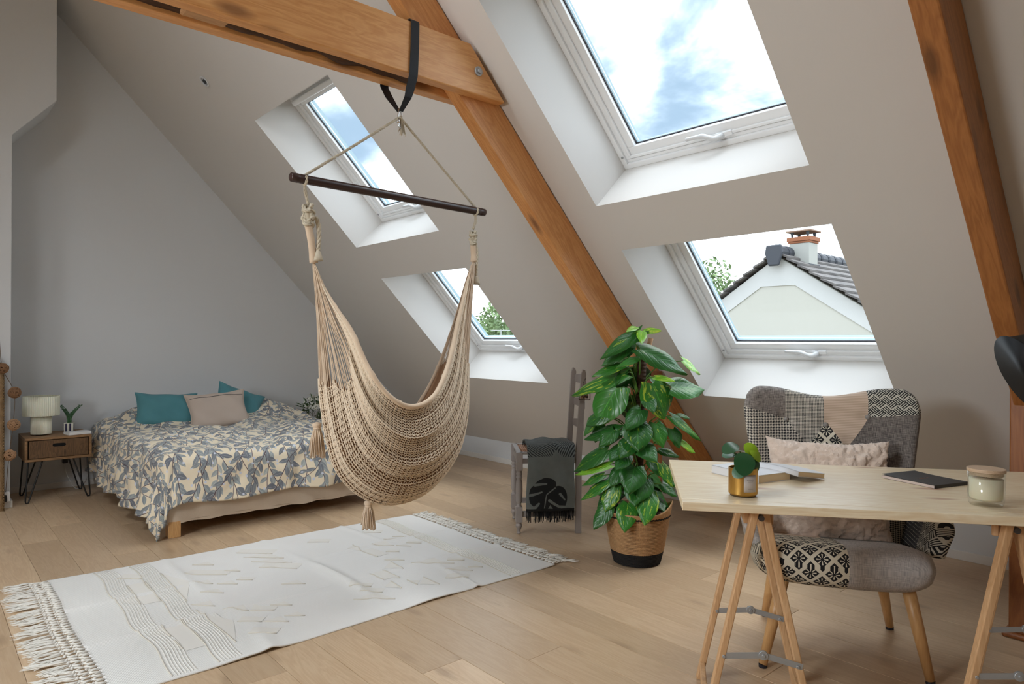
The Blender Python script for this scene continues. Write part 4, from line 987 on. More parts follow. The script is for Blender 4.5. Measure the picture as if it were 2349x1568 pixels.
def knotted(P0, KN, G, side, tail):
    b = MB()
    for q in (0, 1): b.rope([P0 + Vector((0, 0, -.016)), P0 + Vector((0, .004 * q, -.05)), KN + Vector((0, 0, .05))], .0055 + .001 * q)
    b.rope([P0 + Vector((.016, .0, .012)), P0 + Vector((.019, .0, -.012)), P0 + Vector((0, 0, -.024)), P0 + Vector((-.019, 0, -.01)), P0 + Vector((-.014, 0, .014))], .006)
    b.build('rope', ROPEM, H, smooth=True)
    kn = MB(); sc_ = .92 if side < 0 else .72
    for a_, (dz_, rr, tl) in enumerate(((.032, .019, .5), (.014, .023, -.45), (-.006, .023, .35), (-.026, .019, -.3), (.004, .017, 1.1))):
        M3 = Matrix.Rotation(tl, 3, 'X') @ Matrix.Rotation(tl * .7, 3, 'Y')
        kn.rope([KN + Vector((0, 0, dz_ * sc_ * 1.35)) + M3 @ Vector((rr * sc_ * math.cos(x_ * 2*PI/16), rr * sc_ * math.sin(x_ * 2*PI/16), .008 * math.sin(x_ * 2*PI/8))) for x_ in range(17)], .0095 * sc_)
    kn.lathe([(.0001, -.045*sc_), (.012*sc_, -.035*sc_), (.017*sc_, 0), (.012*sc_, .035*sc_), (.0001, .045*sc_)], KN, 14)
    kn.build('knot', ROPEM, H, smooth=True)
    # whipped loop under the knot and the gathered neck of strings
    nk = MB(); nk.tube(crom([KN + Vector((0, 0, -.03)), KN.lerp(G, .5), G], 10), [.013, .015, .0155, .0155, .015, .0145, .0145, .015, .016, .017, .018], 12)
    nk.build('whipped_neck', COTTON, H, smooth=True)
    tb = MB(); tb.rope(crom(tail, 30), .0098 if side < 0 else .0085); tb.build('tail_rope', ROPEM, H, smooth=True)
    e = Vector(tail[-1]); tf = MB(); tf.lathe([(.006, .005), (.013, -.01), (.018, -.03), (.021, -.042), (.0001, -.043)], e, 18, lambda a, r, z: 1 + .06 * math.sin(9 * a)); tf.build('tail_tuft', ROPEM, H, smooth=True)
KL, KR = Vector((-2.633, 1.212, 1.707)), Vector((-2.676, 2.103, 1.714))
knotted(PL_, KL, GL, -1, [KL + Vector((.0, .012, -.012)), KL + Vector((.008, .030, .0)), KL + Vector((.008, .041, -.03)), KL + Vector((.008, .045, -.08)), KL + Vector((.006, .041, -.135))])
knotted(PR_, KR, GR, 1, [KR + Vector((.0, .008, -.02)), KR + Vector((.006, .017, -.045)), KR + Vector((.006, .020, -.10)), KR + Vector((.006, .016, -.185))])
# cloth surface: three measured curves, with outward bellies between
c0, c2, c4 = (crom(DATA[k], 60) for k in ('ham0', 'ham2', 'ham4'))
for cc in (c0, c2, c4):
    for i in range(61):
        w0 = max(0, 1 - i / 5) ** 2; w1 = max(0, 1 - (60 - i) / 5) ** 2
        if w0 > 0: cc[i] = cc[i].lerp(GL.lerp(cc[i], i / 5), w0 * .8)
        if w1 > 0: cc[i] = cc[i].lerp(GR.lerp(cc[i], (60 - i) / 5), w1 * .8)
c1, c3 = [], []
for i in range(61):
    s_ = math.sin(PI * i / 60) ** .8
    c1.append(c0[i].lerp(c2[i], .5) + Vector((.075, .0, -.03)) * s_)
    c3.append(c2[i].lerp(c4[i], .5) + Vector((-.02, .0, -.04)) * s_)
def ham(u, v):
    v = min(1, max(0, v)); x = u * 60; i = min(59, int(x)); f = x - i
    C5 = [k[i].lerp(k[i+1], f) for k in (c0, c1, c2, c3, c4)]
    q = v * 4; j = min(3, int(q)); t_ = q - j
    P_ = [C5[0] * 2 - C5[1]] + C5 + [C5[4] * 2 - C5[3]]
    a, b, d_, e = P_[j], P_[j+1], P_[j+2], P_[j+3]
    return 0.5 * ((2*b) + (d_-a)*t_ + (2*a-5*b+4*d_-e)*t_*t_ + (3*b-a-3*d_+e)*t_**3)
def hn(u, v, e=.01):
    a = ham(min(1, u+e), v) - ham(max(0, u-e), v); b = ham(u, min(1, v+e)) - ham(u, max(0, v-e)); n = a.cross(b)
    n = n.normalized() if n.length > 1e-9 else Vector((1, 0, 0))
    ctr = Vector((-2.66, 1.66, 1.15)); p = ham(u, v)
    return n if n.dot(p - ctr) > 0 else -n
def pleatv(u, v):
    return .010 * math.sin(v * 46 + u * 5) * math.sin(PI * u) ** .5 * (1 if u < .45 else max(.25, 1 - (u - .45) * 4)) + .004 * math.sin(v * 110)
def hamd(u, v, off=0.0): return ham(u, v) + hn(u, v) * (pleatv(u, v) + off)
def zcut(u, v):
    edge = 1.02 if u < .5 else 1.075
    edge += .018 * math.sin(v * 37) + .012 * math.sin(v * 91)
    if v < .20: edge += (1 - v / .20) * .42
    if v > .88: edge += (v - .88) / .12 * .05
    return edge
def woven(u, v): return ham(u, v).z < zcut(u, v)
NS = 94; NU = 190
cache = [[None] * (NS + 1) for _ in range(NU + 1)]
for i in range(NU + 1):
    for j in range(NS + 1): cache[i][j] = (hamd(i / NU, j / NS), hn(i / NU, j / NS), woven(i / NU, j / NS))
strg = MB(); net = MB(); warp = MB()
rnd = random.Random(8)
for j in range(NS + 1):
    run, runw = [], []
    for i in range(NU + 1):
        p, n, w = cache[i][j]
        (runw if w else run).append((i, p + n * (.003 if w else 0)))
    def segs(r):
        out, cur_ = [], []
        for k, (i, p) in enumerate(r):
            if cur_ and i != cur_[-1][0] + 1: out.append(cur_); cur_ = []
            cur_.append((i, p))
        if cur_: out.append(cur_)
        return out
    for sg in segs(run):
        if len(sg) > 1:
            pts = [p for _, p in sg]
            nx_ = sg[-1][0] + 1 if sg[0][0] == 0 else sg[0][0] - 1
            if 0 <= nx_ <= NU: (pts.append if sg[0][0] == 0 else (lambda q: pts.insert(0, q)))(cache[nx_][j][0])
            jit = Vector((rnd.uniform(-.004, .004), rnd.uniform(-.004, .004), 0))
            m_ = len(pts); pts = [p + jit * math.sin(PI * k / max(1, m_ - 1)) for k, p in enumerate(pts)]
            strg.tube(pts[::2] + ([pts[-1]] if len(pts) % 2 == 0 else []), .0018, 4, cap=False)
    for sg in segs(runw):
        if len(sg) > 2:
            pts = [p + Vector((0, 0, 0)) for _, p in sg]; warp.tube(pts, .0025 if j % 3 else .0034, 4, cap=False)
# zig-zag stitches between neighbouring warp cords
for j in range(NS):
    zz = []
    for i in range(0, NU + 1):
        jj = j if i % 2 else j + 1
        p, n, w = cache[i][jj]
        if w: zz.append(p + n * (.0045))
        else:
            if len(zz) > 2: net.tube(zz, .0021, 4, cap=False)
            zz = []
    if len(zz) > 2: net.tube(zz, .0021, 4, cap=False)
tag(strg.build('strings', COTTON, H, smooth=True, normals=False), kind='stuff')
tag(warp.build('warp_cords', NETM, H, smooth=True, normals=False), kind='stuff')
tag(net.build('net_stitches', NETM, H, smooth=True, normals=False), kind='stuff')
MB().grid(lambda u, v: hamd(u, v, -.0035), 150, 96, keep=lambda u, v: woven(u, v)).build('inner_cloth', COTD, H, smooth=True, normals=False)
# thick whipped rim along both long edges
for vv, a_, b_ in ((0.0, .03, .97), (1.0, .10, .90)):
    n_ = 90; pts = [hamd(a_ + (b_-a_) * k / n_, vv) for k in range(n_ + 1)]
    MB().tube(pts, [(.0105 if k % 9 else .0125) * min(1, .35 + min(k, n_ - k) / 25) for k in range(n_ + 1)], 8).build('rim_band', COTTON, H, smooth=True)
def tassel(P, ln, r):
    b = MB(); b.lathe([(.0001, 0), (r*.55, -.006), (r*.62, -.016), (r*.45, -.026)], P, 14)
    b.lathe([(r*.5, -.024), (r*.52, -.032)], P, 14)
    for j in range(46):
        a = j * 2.399; q = math.sqrt((j + .5) / 46) * r; e = Vector((q * math.cos(a), q * math.sin(a), 0))
        b.tube([P + e * .35 + Vector((0, 0, -.022)), P + e * .75 + Vector((0, 0, -ln * .45)), P + e * 1.05 + Vector((0, 0, -ln * (.93 + .1 * math.sin(j * 7))))], .0028, 4)
    b.build('tassel', COTTON, H, smooth=True)
tassel(Vector((-2.78, 1.58, .468)), .135, .032)
tassel(Vector((-2.80, 1.335, .845)), .155, .034)

# ------------------------------------------------------------------ grey rush-seat chair with blanket
GREYP = Mat('warm_grey_paint'); GREYP = GREYP.out(GREYP.mix(GREYP.noise(GREYP.coord(), 14, 3), c(160, 152, 148), c(142, 134, 130)), .45)
CA = math.atan2(.60, -.80)  # width axis direction
G = thing('small_chair', 'grey painted ladder-back chair with turned front legs and rush seat', 'chair', (-3.146, 2.849, 0))
Wv, Dv = Vector((-.80, .60, 0)), Vector((.60, .80, 0)); G0 = Vector((-3.146, 2.849, 0))
def cp3(w, d_, z): return G0 + Wv * w + Dv * d_ + Vector((0, 0, z))
CWD, CDP = .365, .375
turn = [(.008, 0), (.013, .006), (.010, .018), (.012, .03), (.019, .045), (.021, .055), (.016, .068), (.021, .078)]
upper = [(.021, .17), (.016, .178), (.014, .19), (.019, .205), (.021, .24), (.022, .28), (.020, .32), (.016, .345), (.021, .355), (.016, .365), (.020, .378), (.016, .388), (.021, .40)]
for w in (0, CWD):
    b = MB(); b.lathe(turn, cp3(w, 0, 0), 18); b.lathe(upper, cp3(w, 0, 0), 18)
    MX = Matrix.Translation(cp3(w, 0, 0)) @ Matrix((Dv, Wv, Vector((0, 0, 1)))).transposed().to_4x4()
    b.box((-.021, -.021, .076), (.021, .021, .172), MX); b.box((-.021, -.021, .398), (.021, .021, .512), MX)
    b.build('leg', GREYP, G, bevel=.002)
for w in (0, CWD):
    b = MB(); pr_ = [(-.019, .0), (.019, .0), (.019, .48), (.045, 1.0), (.038, 1.025), (.022, 1.03), (.012, 1.0), (-.019, .50)]
    b.prism([cp3(w, CDP + a_, z) for a_, z in pr_], -Wv * .014, Wv * .014); b.build('back_post', GREYP, G, bevel=.003)
for z, hh in ((.955, .05), (.80, .045), (.66, .045)):
    dd = CDP + .02 + (z - .5) * .05
    b = MB(); n_ = 8
    vs = []
    for k in range(n_ + 1):
        w = .014 + (CWD - .028) * k / n_; bow = .012 * math.sin(PI * k / n_)
        for z_, q in ((-hh/2, -.007), (hh/2 + .012 * math.sin(PI * k / n_), -.007), (hh/2 + .012 * math.sin(PI * k / n_), .007), (-hh/2, .007)): vs.append(cp3(w, dd + q + bow, z + z_))
    b.add(vs, [(4*k+j, 4*k+(j+1) % 4, 4*k+4+(j+1) % 4, 4*k+4+j) for k in range(n_) for j in range(4)] + [(0, 1, 2, 3), (4*n_, 4*n_+1, 4*n_+2, 4*n_+3)])
    b.build('back_slat', GREYP, G, bevel=.002)
for (a_, b_, z, dp) in (((0, .02), (0, CDP - .018), .125, .035), ((CWD, .02), (CWD, CDP - .018), .125, .035), ((0, .02), (0, CDP - .018), .455, .03), ((CWD, .02), (CWD, CDP - .018), .455, .03),
                      ((.018, .0), (CWD - .018, 0), .46, .035), ((.018, CDP), (CWD - .018, CDP), .46, .03), ((.018, CDP), (CWD - .018, CDP), .19, .03), ((0, .02), (0, CDP - .018), .215, .02)):
    MB().bar(cp3(a_[0], a_[1], z), cp3(b_[0], b_[1], z), .018, dp).build('rail', GREYP, G, bevel=.002)
b = MB().bar(cp3(0, .0, .505), cp3(0, CDP - .02, .505), .030, .014).bar(cp3(CWD, 0, .505), cp3(CWD, CDP - .02, .505), .030, .014).bar(cp3(0, 0.0, .5051), cp3(CWD, 0.0, .5051), .030, .014).build('seat_frame', GREYP, G, bevel=.003)
RUSH = Mat('woven_rush'); rh = RUSH.coord()
RUSH = RUSH.out(RUSH.mix(RUSH.noise(rh, 60, 3), c(206, 160, 128), c(150, 104, 76)), .8)
b = MB()
for k in range(26):
    d_ = .02 + (CDP - .05) * k / 25; b.tube([cp3(.016, d_, .502), cp3(CWD * .5, d_, .497 + .003 * (k % 2)), cp3(CWD - .016, d_, .502)], .0068, 6)
b.build('rush_seat', RUSH, G, smooth=True)
# blanket: folded over the seat, leaf and chevron print, dark fringe
m = Mat('leaf_blanket'); U, V, _ = m.sep(m.coord('UV'))
grey = m.mix(m.noise(m.vec(U, V), 14, 3), c(120, 126, 124), c(92, 98, 96))
# chevrons on top part (V>.40 m from the hem)
ax_ = U - .15 + (V - .42) * .35
chev = ((V * 62.0 - ax_.abs() * 55.0 + m.noise(m.vec(U, V), 9, 1) * 3.0).frac() < .46) * (V > .335) * ((V + ax_.abs() * .55) > .36)
col = m.mix(chev, grey, c(34, 38, 42))
lx, ly = (U - .145), (V - .205)
ht = (lx * lx) / (.098 * .098) + (ly + .0) * (ly + .0) / (.115 * .115)
leafm = (ht < 1.0) * ((ly > -.2)) + ((((lx + .09) * (lx + .09) + (ly + .11) * (ly + .11)) < .004) * 0.0)
ang_ = ly.atan2(lx); rr_ = (lx * lx + ly * ly).sqrt()
slot = ((ang_ * 3.1 + rr_ * 9.0).sin() > .82) * (rr_ > .045)
mid = ((lx - ly * .35 - .005).abs() < .004)
def pt_(X_, Y_): return ((X_ - 205) * .00043, (890 - Y_) * .000418 + .012)
def capsule(a, b, r0, r1=None):
    (ax_, ay_), (bx_, by_) = pt_(*a), pt_(*b); ex_, ey_ = bx_ - ax_, by_ - ay_; q_ = ex_ * ex_ + ey_ * ey_
    t_ = (((U - ax_) * ex_ + (V - ay_) * ey_) / q_).sat(); px_ = U - ax_ - t_ * ex_; py_ = V - ay_ - t_ * ey_
    return (px_ * px_ + py_ * py_).sqrt() < (t_ * ((r1 if r1 is not None else r0) - r0) + r0)
def lobe(X_, Y_, rx_, ry_):
    (ax_, ay_) = pt_(X_, Y_); dx_, dy_ = (U - ax_) / (rx_ * .00043), (V - ay_) / (ry_ * .000418); return (dx_ * dx_ + dy_ * dy_) < 1.0
leafm = (lobe(400, 690, 155, 240) + lobe(480, 520, 130, 95) + lobe(640, 730, 128, 185)).sat()
for a_, b_, r0_, r1_ in (((300, 530), (470, 520), .009, .006), ((235, 690), (400, 640), .009, .005), ((270, 890), (355, 810), .011, .007), ((440, 890), (480, 680), .0035, .0035), ((480, 680), (595, 575), .0035, .0035), ((520, 765), (640, 850), .009, .007), ((640, 850), (760, 880), .007, .012), ((655, 665), (730, 760), .008, .005)):
    leafm = leafm * (1.0 - capsule(a_, b_, r0_, r1_))
hem = (V < .016)
col = m.mix((leafm + hem).sat(), col, c(24, 26, 28))
BLK = m.out(col, .95, bump=m.noise(m.vec(U, V), 400, 1), strength=.25, dist=.001, Sheen_Weight=.05)
B = thing('blanket', 'grey throw with black leaf pattern and fringe folded over the small grey chair', 'blanket', cp3(.1, .2, .5))
prof = [(-.030, .150), (-.029, .25), (-.028, .36), (-.030, .45), (-.030, .505), (-.018, .535), (.03, .548), (.12, .550), (.22, .545), (.31, .535), (.335, .515), (.345, .47)]
pp = crom([Vector((a_, 0, z)) for a_, z in prof], 60); plen = sum((pp[i+1]-pp[i]).length for i in range(60))
def blk(u, v, e=0):
    p = pp[min(60, int(u * 60 + .5))]; f = u
    d_ = .055 + .29 * v + .008 * math.sin(u * 14) * (v - .5) - (.012 * (1 - u) if v < .1 else 0)
    n = noise.noise(Vector((u * 7, v * 4, 3))) * .010 + .006 * math.sin(v * 13 + u * 3)
    hang = 1 if u < .45 else 0
    return cp3(p.x - n * hang - e * hang, d_, p.z + (n * .9 + e) * (1 - hang) + .014 * math.sin(v * PI) * (1 - hang))
MB().grid(lambda u, v: blk(u, v), 60, 36, uvfn=lambda u, v: (v * .29, u * plen)).build('folded_cloth', BLK, B, smooth=True, normals=False, solid=.009)
fr_ = MB(); rnd = random.Random(6)
for k in range(70):
    v = (k + .5) / 70; p = blk(0, v); e = Vector((rnd.uniform(-.006, .006), rnd.uniform(-.006, .006), 0)); l_ = rnd.uniform(.045, .075)
    fr_.tube([p + Vector((0, 0, .006)), p + e * .5 + Vector((0, 0, -l_ * .5)), p + e * 1.3 + Vector((0, 0, -l_))], .0022, 4)
tag(fr_.build('fringe', plain('black_fringe', c(24, 24, 26), .95), B), kind='stuff')
t = thing('hanging_picture', 'tiny dark framed picture hanging from the top of the small chair', 'picture', cp3(-.022, CDP + .02, .885))
p0 = cp3(-.034, CDP + .030, .875); ex = (F_ * -1); exr = Vector((.663, .749, 0)); 
fr2 = MB()
for (a_, b_) in (((-.034, -.034), (.034, -.034)), ((.034, -.034), (.034, .034)), ((.034, .034), (-.034, .034)), ((-.034, .034), (-.034, -.034))):
    fr2.bar(p0 + exr * a_[0] + Vector((0, 0, a_[1])), p0 + exr * b_[0] + Vector((0, 0, b_[1])), .005, .005, up=F_)
fr2.build('frame', plain('dark_bronze', c(60, 44, 30), .5), t)

q = MB(); q.add([p0 + exr * a_ + Vector((0, 0, b_)) + F_ * .001 for a_, b_ in ((-.024, -.024), (.024, -.024), (.024, .024), (-.024, .024))], [(0, 1, 2, 3)]); mp = Mat('tiny_picture'); q.build('picture', mp.out(mp.mix(mp.noise(mp.coord(), 60, 2).ramp(.4, .6), c(40, 30, 26), c(150, 110, 80)), .5), t, solid=.002)
MB().tube([p0 + Vector((0, 0, .034)), p0 + Vector((0, 0, .07)) - exr * .01, p0 + Vector((0, 0, .10)) + exr * .006], .0015, 4).build('hook', BLACKM, t)

# ------------------------------------------------------------------ basket and pothos
BC = Vector((-2.335, 2.99, 0))
SEA = Mat('seagrass'); so_ = SEA.coord()
SEA = SEA.out(SEA.mix(SEA.noise(so_, 70, 3), c(198, 158, 112), c(150, 110, 72)), .8); SEAB = plain('black_seagrass', c(26, 23, 22), .85)
t = thing('basket', 'round seagrass basket with black bottom band holding the pothos', 'basket', BC)
def brad(z): return .122 + .055 * min(1, z / .27) ** .8
def coil(z0, z1, name, mat, tw=True):
    b = MB(); rowh = .0078; z = z0
    while z < z1 - 1e-4:
        r = brad(z); n_ = 84; pts = []
        for ph in (0, PI):
            pts = [BC + Vector(((r + .0026 * math.sin(a * 38 + ph)) * math.cos(a), (r + .0026 * math.sin(a * 38 + ph)) * math.sin(a), z + rowh / 2 + .0017 * math.cos(a * 38 + ph))) for a in [2*PI*k/n_ for k in range(n_ + 1)]]
            b.tube(pts, .0038, 4, cap=False)
        z += rowh
    return b.build(name, mat, t, smooth=True)
coil(0.004, .072, 'black_band', SEAB); coil(.072, .262, 'woven_wall', SEA)
MB().lathe([(.118, .004), (brad(.26) - .006, .262)], BC, 48).build('lining', plain('basket_lining', c(96, 70, 46), .9), t, smooth=True, solid=.003)
MB().rope([BC + Vector((brad(.265) * math.cos(a), brad(.265) * math.sin(a), .268)) for a in [2*PI*k/60 for k in range(61)]], .008).build('dark_rim_cord', SEAB, t, smooth=True)
def rim(u, v):
    a = 2 * PI * u; lift = .0
    r = brad(.27) + .004 + .012 * v; dirp = math.cos(a - math.radians(32)); lift = .050 * max(0, dirp) ** 6 + .012
    return BC + Vector((r * math.cos(a), r * math.sin(a), .268 + lift * v * 1.0 + .012 * v))
MB().grid(rim, 90, 5).build('rolled_rim', SEA, t, smooth=True, solid=.006)
MB().lathe([(.0001, .225), (.155, .222)], BC, 40).build('soil', plain('dark_soil', c(36, 28, 22), .95), t)

def potmat(name, base, base2, var, vary, rough=.30):
    m = Mat(name); U, V, _ = m.sep(m.coord('UV')); ob = m.rand()
    side = (V - .5).abs()
    vein = ((U * 34.0 - side * 30.0).sin() * .5 + .5).pow(6.0) * (side > .02)
    n_ = m.noise(m.vec(U * 1.2 + ob * 31.0, V * 3.0, ob * 17.0), 2.6, 4, .65)
    mask = (n_ + (ob - .5) * .12).ramp(.58 - vary, .62 - vary)
    g = m.mix(m.noise(m.vec(U + ob * 9.0, V), 2, 2), base, base2)
    g = m.mix(vein * .12, g, tuple(v * 1.7 for v in base2[:3]) + (1,)); g = m.mix((side < .012) * .5, g, tuple(min(1, v * 2.2) for v in base2[:3]) + (1,))
    g = m.mix(mask, g, var)
    return m.out(g, rough, bump=vein * -1.0 + m.noise(m.vec(U, V), 6, 2) * .6, strength=.2, dist=.003, Transmission_Weight=0.0, Subsurface_Weight=.0)
LEAFM = [potmat('pothos_dark', c(28, 78, 30), c(44, 106, 36), c(140, 170, 50), -.09), potmat('pothos_variegated', c(36, 98, 32), c(58, 128, 40), c(160, 184, 60), -.005), potmat('pothos_young', c(96, 160, 36), c(128, 188, 44), c(198, 208, 76), .02)]
def leaf_mesh(L, W, droop=.18, fold=.16, twist=0.0, nu=12, nv=8, heart=1.0, seed=0):
    """leaf along +X from its stalk, up = +Z"""
    def fn(u, v):
        a = 2 * v - 1; s_ = abs(a)
        prof = (math.sin(PI * min(1, (u * .94 + .06)) ** .72) ** .85) * (1 if u < .999 else 0)
        prof = max(prof, 0.0)
        if heart and u < .25: prof = max(prof, .62 + .9 * u)
        back = heart * .17 * (s_ ** 1.2) * (1 - u) ** 3
        if u < .02 and heart: back = .17 * s_ ** .9
        x = L * (u - back + (0.0)); y = a * W / 2 * prof
        z = fold * abs(y) - droop * L * u ** 1.8 - (.10 * W) * (s_ ** 3) * (1 + .3 * math.sin(u * 11 + seed)) + .012 * L * math.sin(u * 9 + seed) * a
        ty = twist * u; y2, z2 = y * math.cos(ty) - z * math.sin(ty) * 0, z + y * math.sin(ty)
        return Vector((x, y2, z2))
    return MB().grid(fn, nu, nv)
P_ = thing('pothos', 'tall climbing pothos with large variegated leaves around a moss pole', 'plant', BC + Vector((0, 0, .22)))
PT = BC + Vector((-.0, .02, 0))
Mt = Mat('coir_pole'); pz = Mt.sep(Mt.coord())[2]
COIR = Mt.out(Mt.mix(Mt.noise(Mt.coord(), 60, 3), c(92, 66, 46), c(52, 36, 26)), .95, bump=(pz * 300.0).sin() + Mt.noise(Mt.coord(), 200, 2), strength=.8, dist=.004)
MB().tube([BC + Vector((.0, .0, .1)), BC + Vector((.012, .015, 1.0)), BC + Vector((.018, .022, 1.185))], [.026, .025, .023], 14).build('moss_pole', COIR, P_, smooth=True)
MB().tube([BC + Vector((.018, .022, 1.05)), BC + Vector((.05, .05, 1.225))], [.012, .014], 10).build('coir_tip', Mt.out(c(170, 132, 100), .95) if False else plain('pale_coir', c(176, 138, 106), .95), P_, smooth=True)
pet = MB()
def put_leaf(b0, t0, W, kind, seed, up=None):
    b0, t0 = Vector(b0), Vector(t0); ax = (t0 - b0); L = ax.length; ax.normalize()
    out = (b0.lerp(t0, .5) - (BC + Vector((0, 0, b0.z)))); out.z = 0; out = out.normalized() if out.length > .01 else -F_
    upv = (Vector((0, 0, .75)) - F_ * .75 + out * .5).normalized(); upv = (upv - ax * upv.dot(ax)).normalized(); sy = upv.cross(ax)
    lm = leaf_mesh(L * 1.05, W * 1.02, droop=.10, seed=seed)
    M3 = Matrix((ax, sy, upv)).transposed().to_4x4(); M4 = Matrix.Translation(b0 + ax * L * .06) @ M3
    lm.v = [M4 @ v for v in lm.v]
    lm.build('leaf', LEAFM[kind], P_, smooth=True, normals=False)
    root = BC + Vector((.01 * math.sin(seed), .01 * math.cos(seed), max(.26, min(1.12, b0.z - .10 - .03 * (seed % 3)))))
    mid_ = root.lerp(b0, .5) + Vector((0, 0, .05))
    pet.tube(crom([root, mid_, b0 + ax * L * .06], 8), [.0045] * 3 + [.0035] * 3 + [.0028] * 3, 5)
for i, (b0, t0, W, kd) in enumerate(DATA['leaves']): put_leaf(b0, t0, W, kd, i)
rnd = random.Random(21)
for k in range(34):
    z = rnd.uniform(.34, 1.12); a = rnd.uniform(0, 2*PI); r = .05 + .05 * rnd.random(); l_ = rnd.uniform(.12, .19)
    dv = Vector((math.cos(a), math.sin(a), 0))
    if dv.dot(F_) < -.2: dv = -dv
    b0 = BC + dv * r + Vector((0, 0, z)); t0 = b0 + dv * l_ * .75 + Vector((0, 0, -l_ * .6)); put_leaf(b0, t0, l_ * rnd.uniform(.55, .8), rnd.choice((0, 0, 1)), 100 + k)
tag(pet.build('leaf_stalks', plain('pothos_stalk', c(96, 140, 54), .4), P_, smooth=True), kind='stuff')

# ------------------------------------------------------------------ desk
DA = math.atan2(.622, .783)
DO = Vector((-1.169, 1.711, 0)); du, dv_ = Vector((.783, .622, 0)), Vector((-.622, .783, 0))
DT = .73; DTH = .026; DL, DW = 1.62, .735
def dk(u, v, z): return DO + du * u + dv_ * v + Vector((0, 0, z))
t = thing('desk_top', 'pale pine board desk top resting on two trestles', 'desk', dk(DL/2, DW/2, DT - DTH), DA)
MX = wmat(t)
MB().box((-DL/2, -DW/2 + .045, 0), (DL/2, DW/2, DTH)).build('board', LPINE, t, bevel=.002, world=False)
MB().box((-DL/2, -DW/2, 0), (DL/2, -DW/2 + .0445, DTH)).build('front_lipping', LPINE, t, bevel=.002, world=False)
GALV = plain('galvanised_steel', (.42, .44, .46, 1), .42, metallic=.6)
def trestle(uc, v0, v1, label, skew=0.0, hs=.165):
    t = thing('trestle', label, 'trestle', dk(uc, (v0+v1)/2, 0), DA, 'desk trestles')
    zt_ = DT - DTH
    for k, v in enumerate((v0, v1)):
        uo = uc + (skew if k else 0)
        for sg in (-1, 1):
            a_, b_ = dk(uo + sg * .014, v + sg * .012, zt_ - .004), dk(uo + sg * hs, v + sg * .012, 0.0)
            MB().bar(a_, b_, .021, .029, up=dv_).build('leg', TREST, t, bevel=.003)
        # folding brace
        zb = .25
        fr = (zt_ - zb) / zt_; ul, ur = uo - hs * fr, uo + hs * fr; vm = v + (.024 if False else -.024)
        L1, R1, Mi = dk(ul, vm, zb), dk(ur, vm, zb - .014), dk(uo + .008, vm, zb + .012)
        b = MB(); b.bar(L1 - du * .012, Mi, .003, .018, up=(0, 0, 1)); b.bar(Mi, R1 + du * .014, .003, .018, up=(0, 0, 1))
        b.tube([Mi - dv_ * .005, Mi + dv_ * .004], .014, 16); b.tube([Mi - dv_ * .009, Mi], .005, 10)
        for q in (L1, R1): b.tube([q - dv_ * .006, q], .005, 10)
        b.build('folding_brace', GALV, t, bevel=.0006, seg=1)
    for sg in (-1, 1):
        MB().bar(dk(uc + sg * .035, v0 + .02, zt_ - .035), dk(uc + skew + sg * .035, v1 - .02, zt_ - .035), .018, .05).build('top_rail', TREST, t, bevel=.003)
        f_ = .93; MB().bar(dk(uc + sg * hs * f_, v0, zt_ * (1 - f_)), dk(uc + skew + sg * hs * f_, v1, zt_ * (1 - f_)), .018, .034).build('bottom_rail', TREST, t, bevel=.003)
    MB().tube([dk(uc, v0 - .03, zt_ - .03), dk(uc, v0 + .0, zt_ - .03)], .009, 12).build('hinge_bolt', plain('dark_bolt', (.05, .04, .035, 1), .5), t)
trestle(.237, .10, .457, 'folding pine trestle under the left end of the desk', .022)
trestle(.928, .10, .457, 'folding pine trestle under the right end of the desk', .20, .158)

# pot of peperomia
PP = dk(.1915, .125, DT)
t = thing('potted_peperomia', 'small round-leaved plant in a brushed gold pot with a paper label on the desk', 'potted plant', PP)
BR = Mat('brushed_brass'); ba, bb, bc_ = BR.sep(BR.coord())
BR = BR.out(BR.mix(BR.noise(BR.vec(bb.atan2(ba) * 30.0, bc_ * 2.0), 1.0, 2), c(214, 172, 96), c(184, 140, 68)), .34, metallic=.95)
PR0, PH = .0435, .087
MB().lathe([(.0001, .004), (PR0 - .004, .004), (PR0, .009), (PR0, PH), (PR0 - .003, PH), (PR0 - .003, .068), (.0001, .068)], PP, 64).build('pot', BR, t, smooth=False, bevel=.0015)
MB().lathe([(PR0 - .006, 0), (PR0 - .004, .004)], PP, 48).build('base_ring', plain('dark_base', (.08, .05, .02, 1), .5), t)
camdir = math.atan2(-PP.y, -PP.x)
def lab(u, v):
    a = camdir + .06 + .93 * u; return PP + Vector(((PR0 + .0004) * math.cos(a), (PR0 + .0004) * math.sin(a), .018 + .052 * v))
MB().grid(lab, 16, 2).build('paper_label', plain('label_paper', c(200, 192, 188), .75), t, smooth=True, solid=-.0003)
pr2 = MB()
for (u0, u1, v0, v1) in ((.22, .78, .70, .735), (.30, .72, .60, .618), (.32, .70, .17, .19)):
    k0 = 26
    for k in range(k0):
        if k % 3 == 2: continue
        a0, a1 = u0 + (u1-u0) * k / k0, u0 + (u1-u0) * (k + .8) / k0
        def q(u, v): 
            a = camdir + .06 + .93 * u; return PP + Vector(((PR0 + .0009) * math.cos(a), (PR0 + .0009) * math.sin(a), .018 + .052 * v))
        pr2.add([q(a0, v0), q(a1, v0), q(a1, v1), q(a0, v1)], [(0, 1, 2, 3)])
pr2.build('print', plain('label_ink', c(92, 86, 92), .7), t)
MB().lathe([(.0001, .066), (.040, .066)], PP, 24).build('soil', plain('potting_soil', c(34, 28, 22), .95), t)
PEP = [plain('peperomia_dark', c(34, 78, 44), .28), plain('peperomia_mid', c(64, 104, 74), .35), plain('peperomia_light', c(140, 178, 30), .4)]
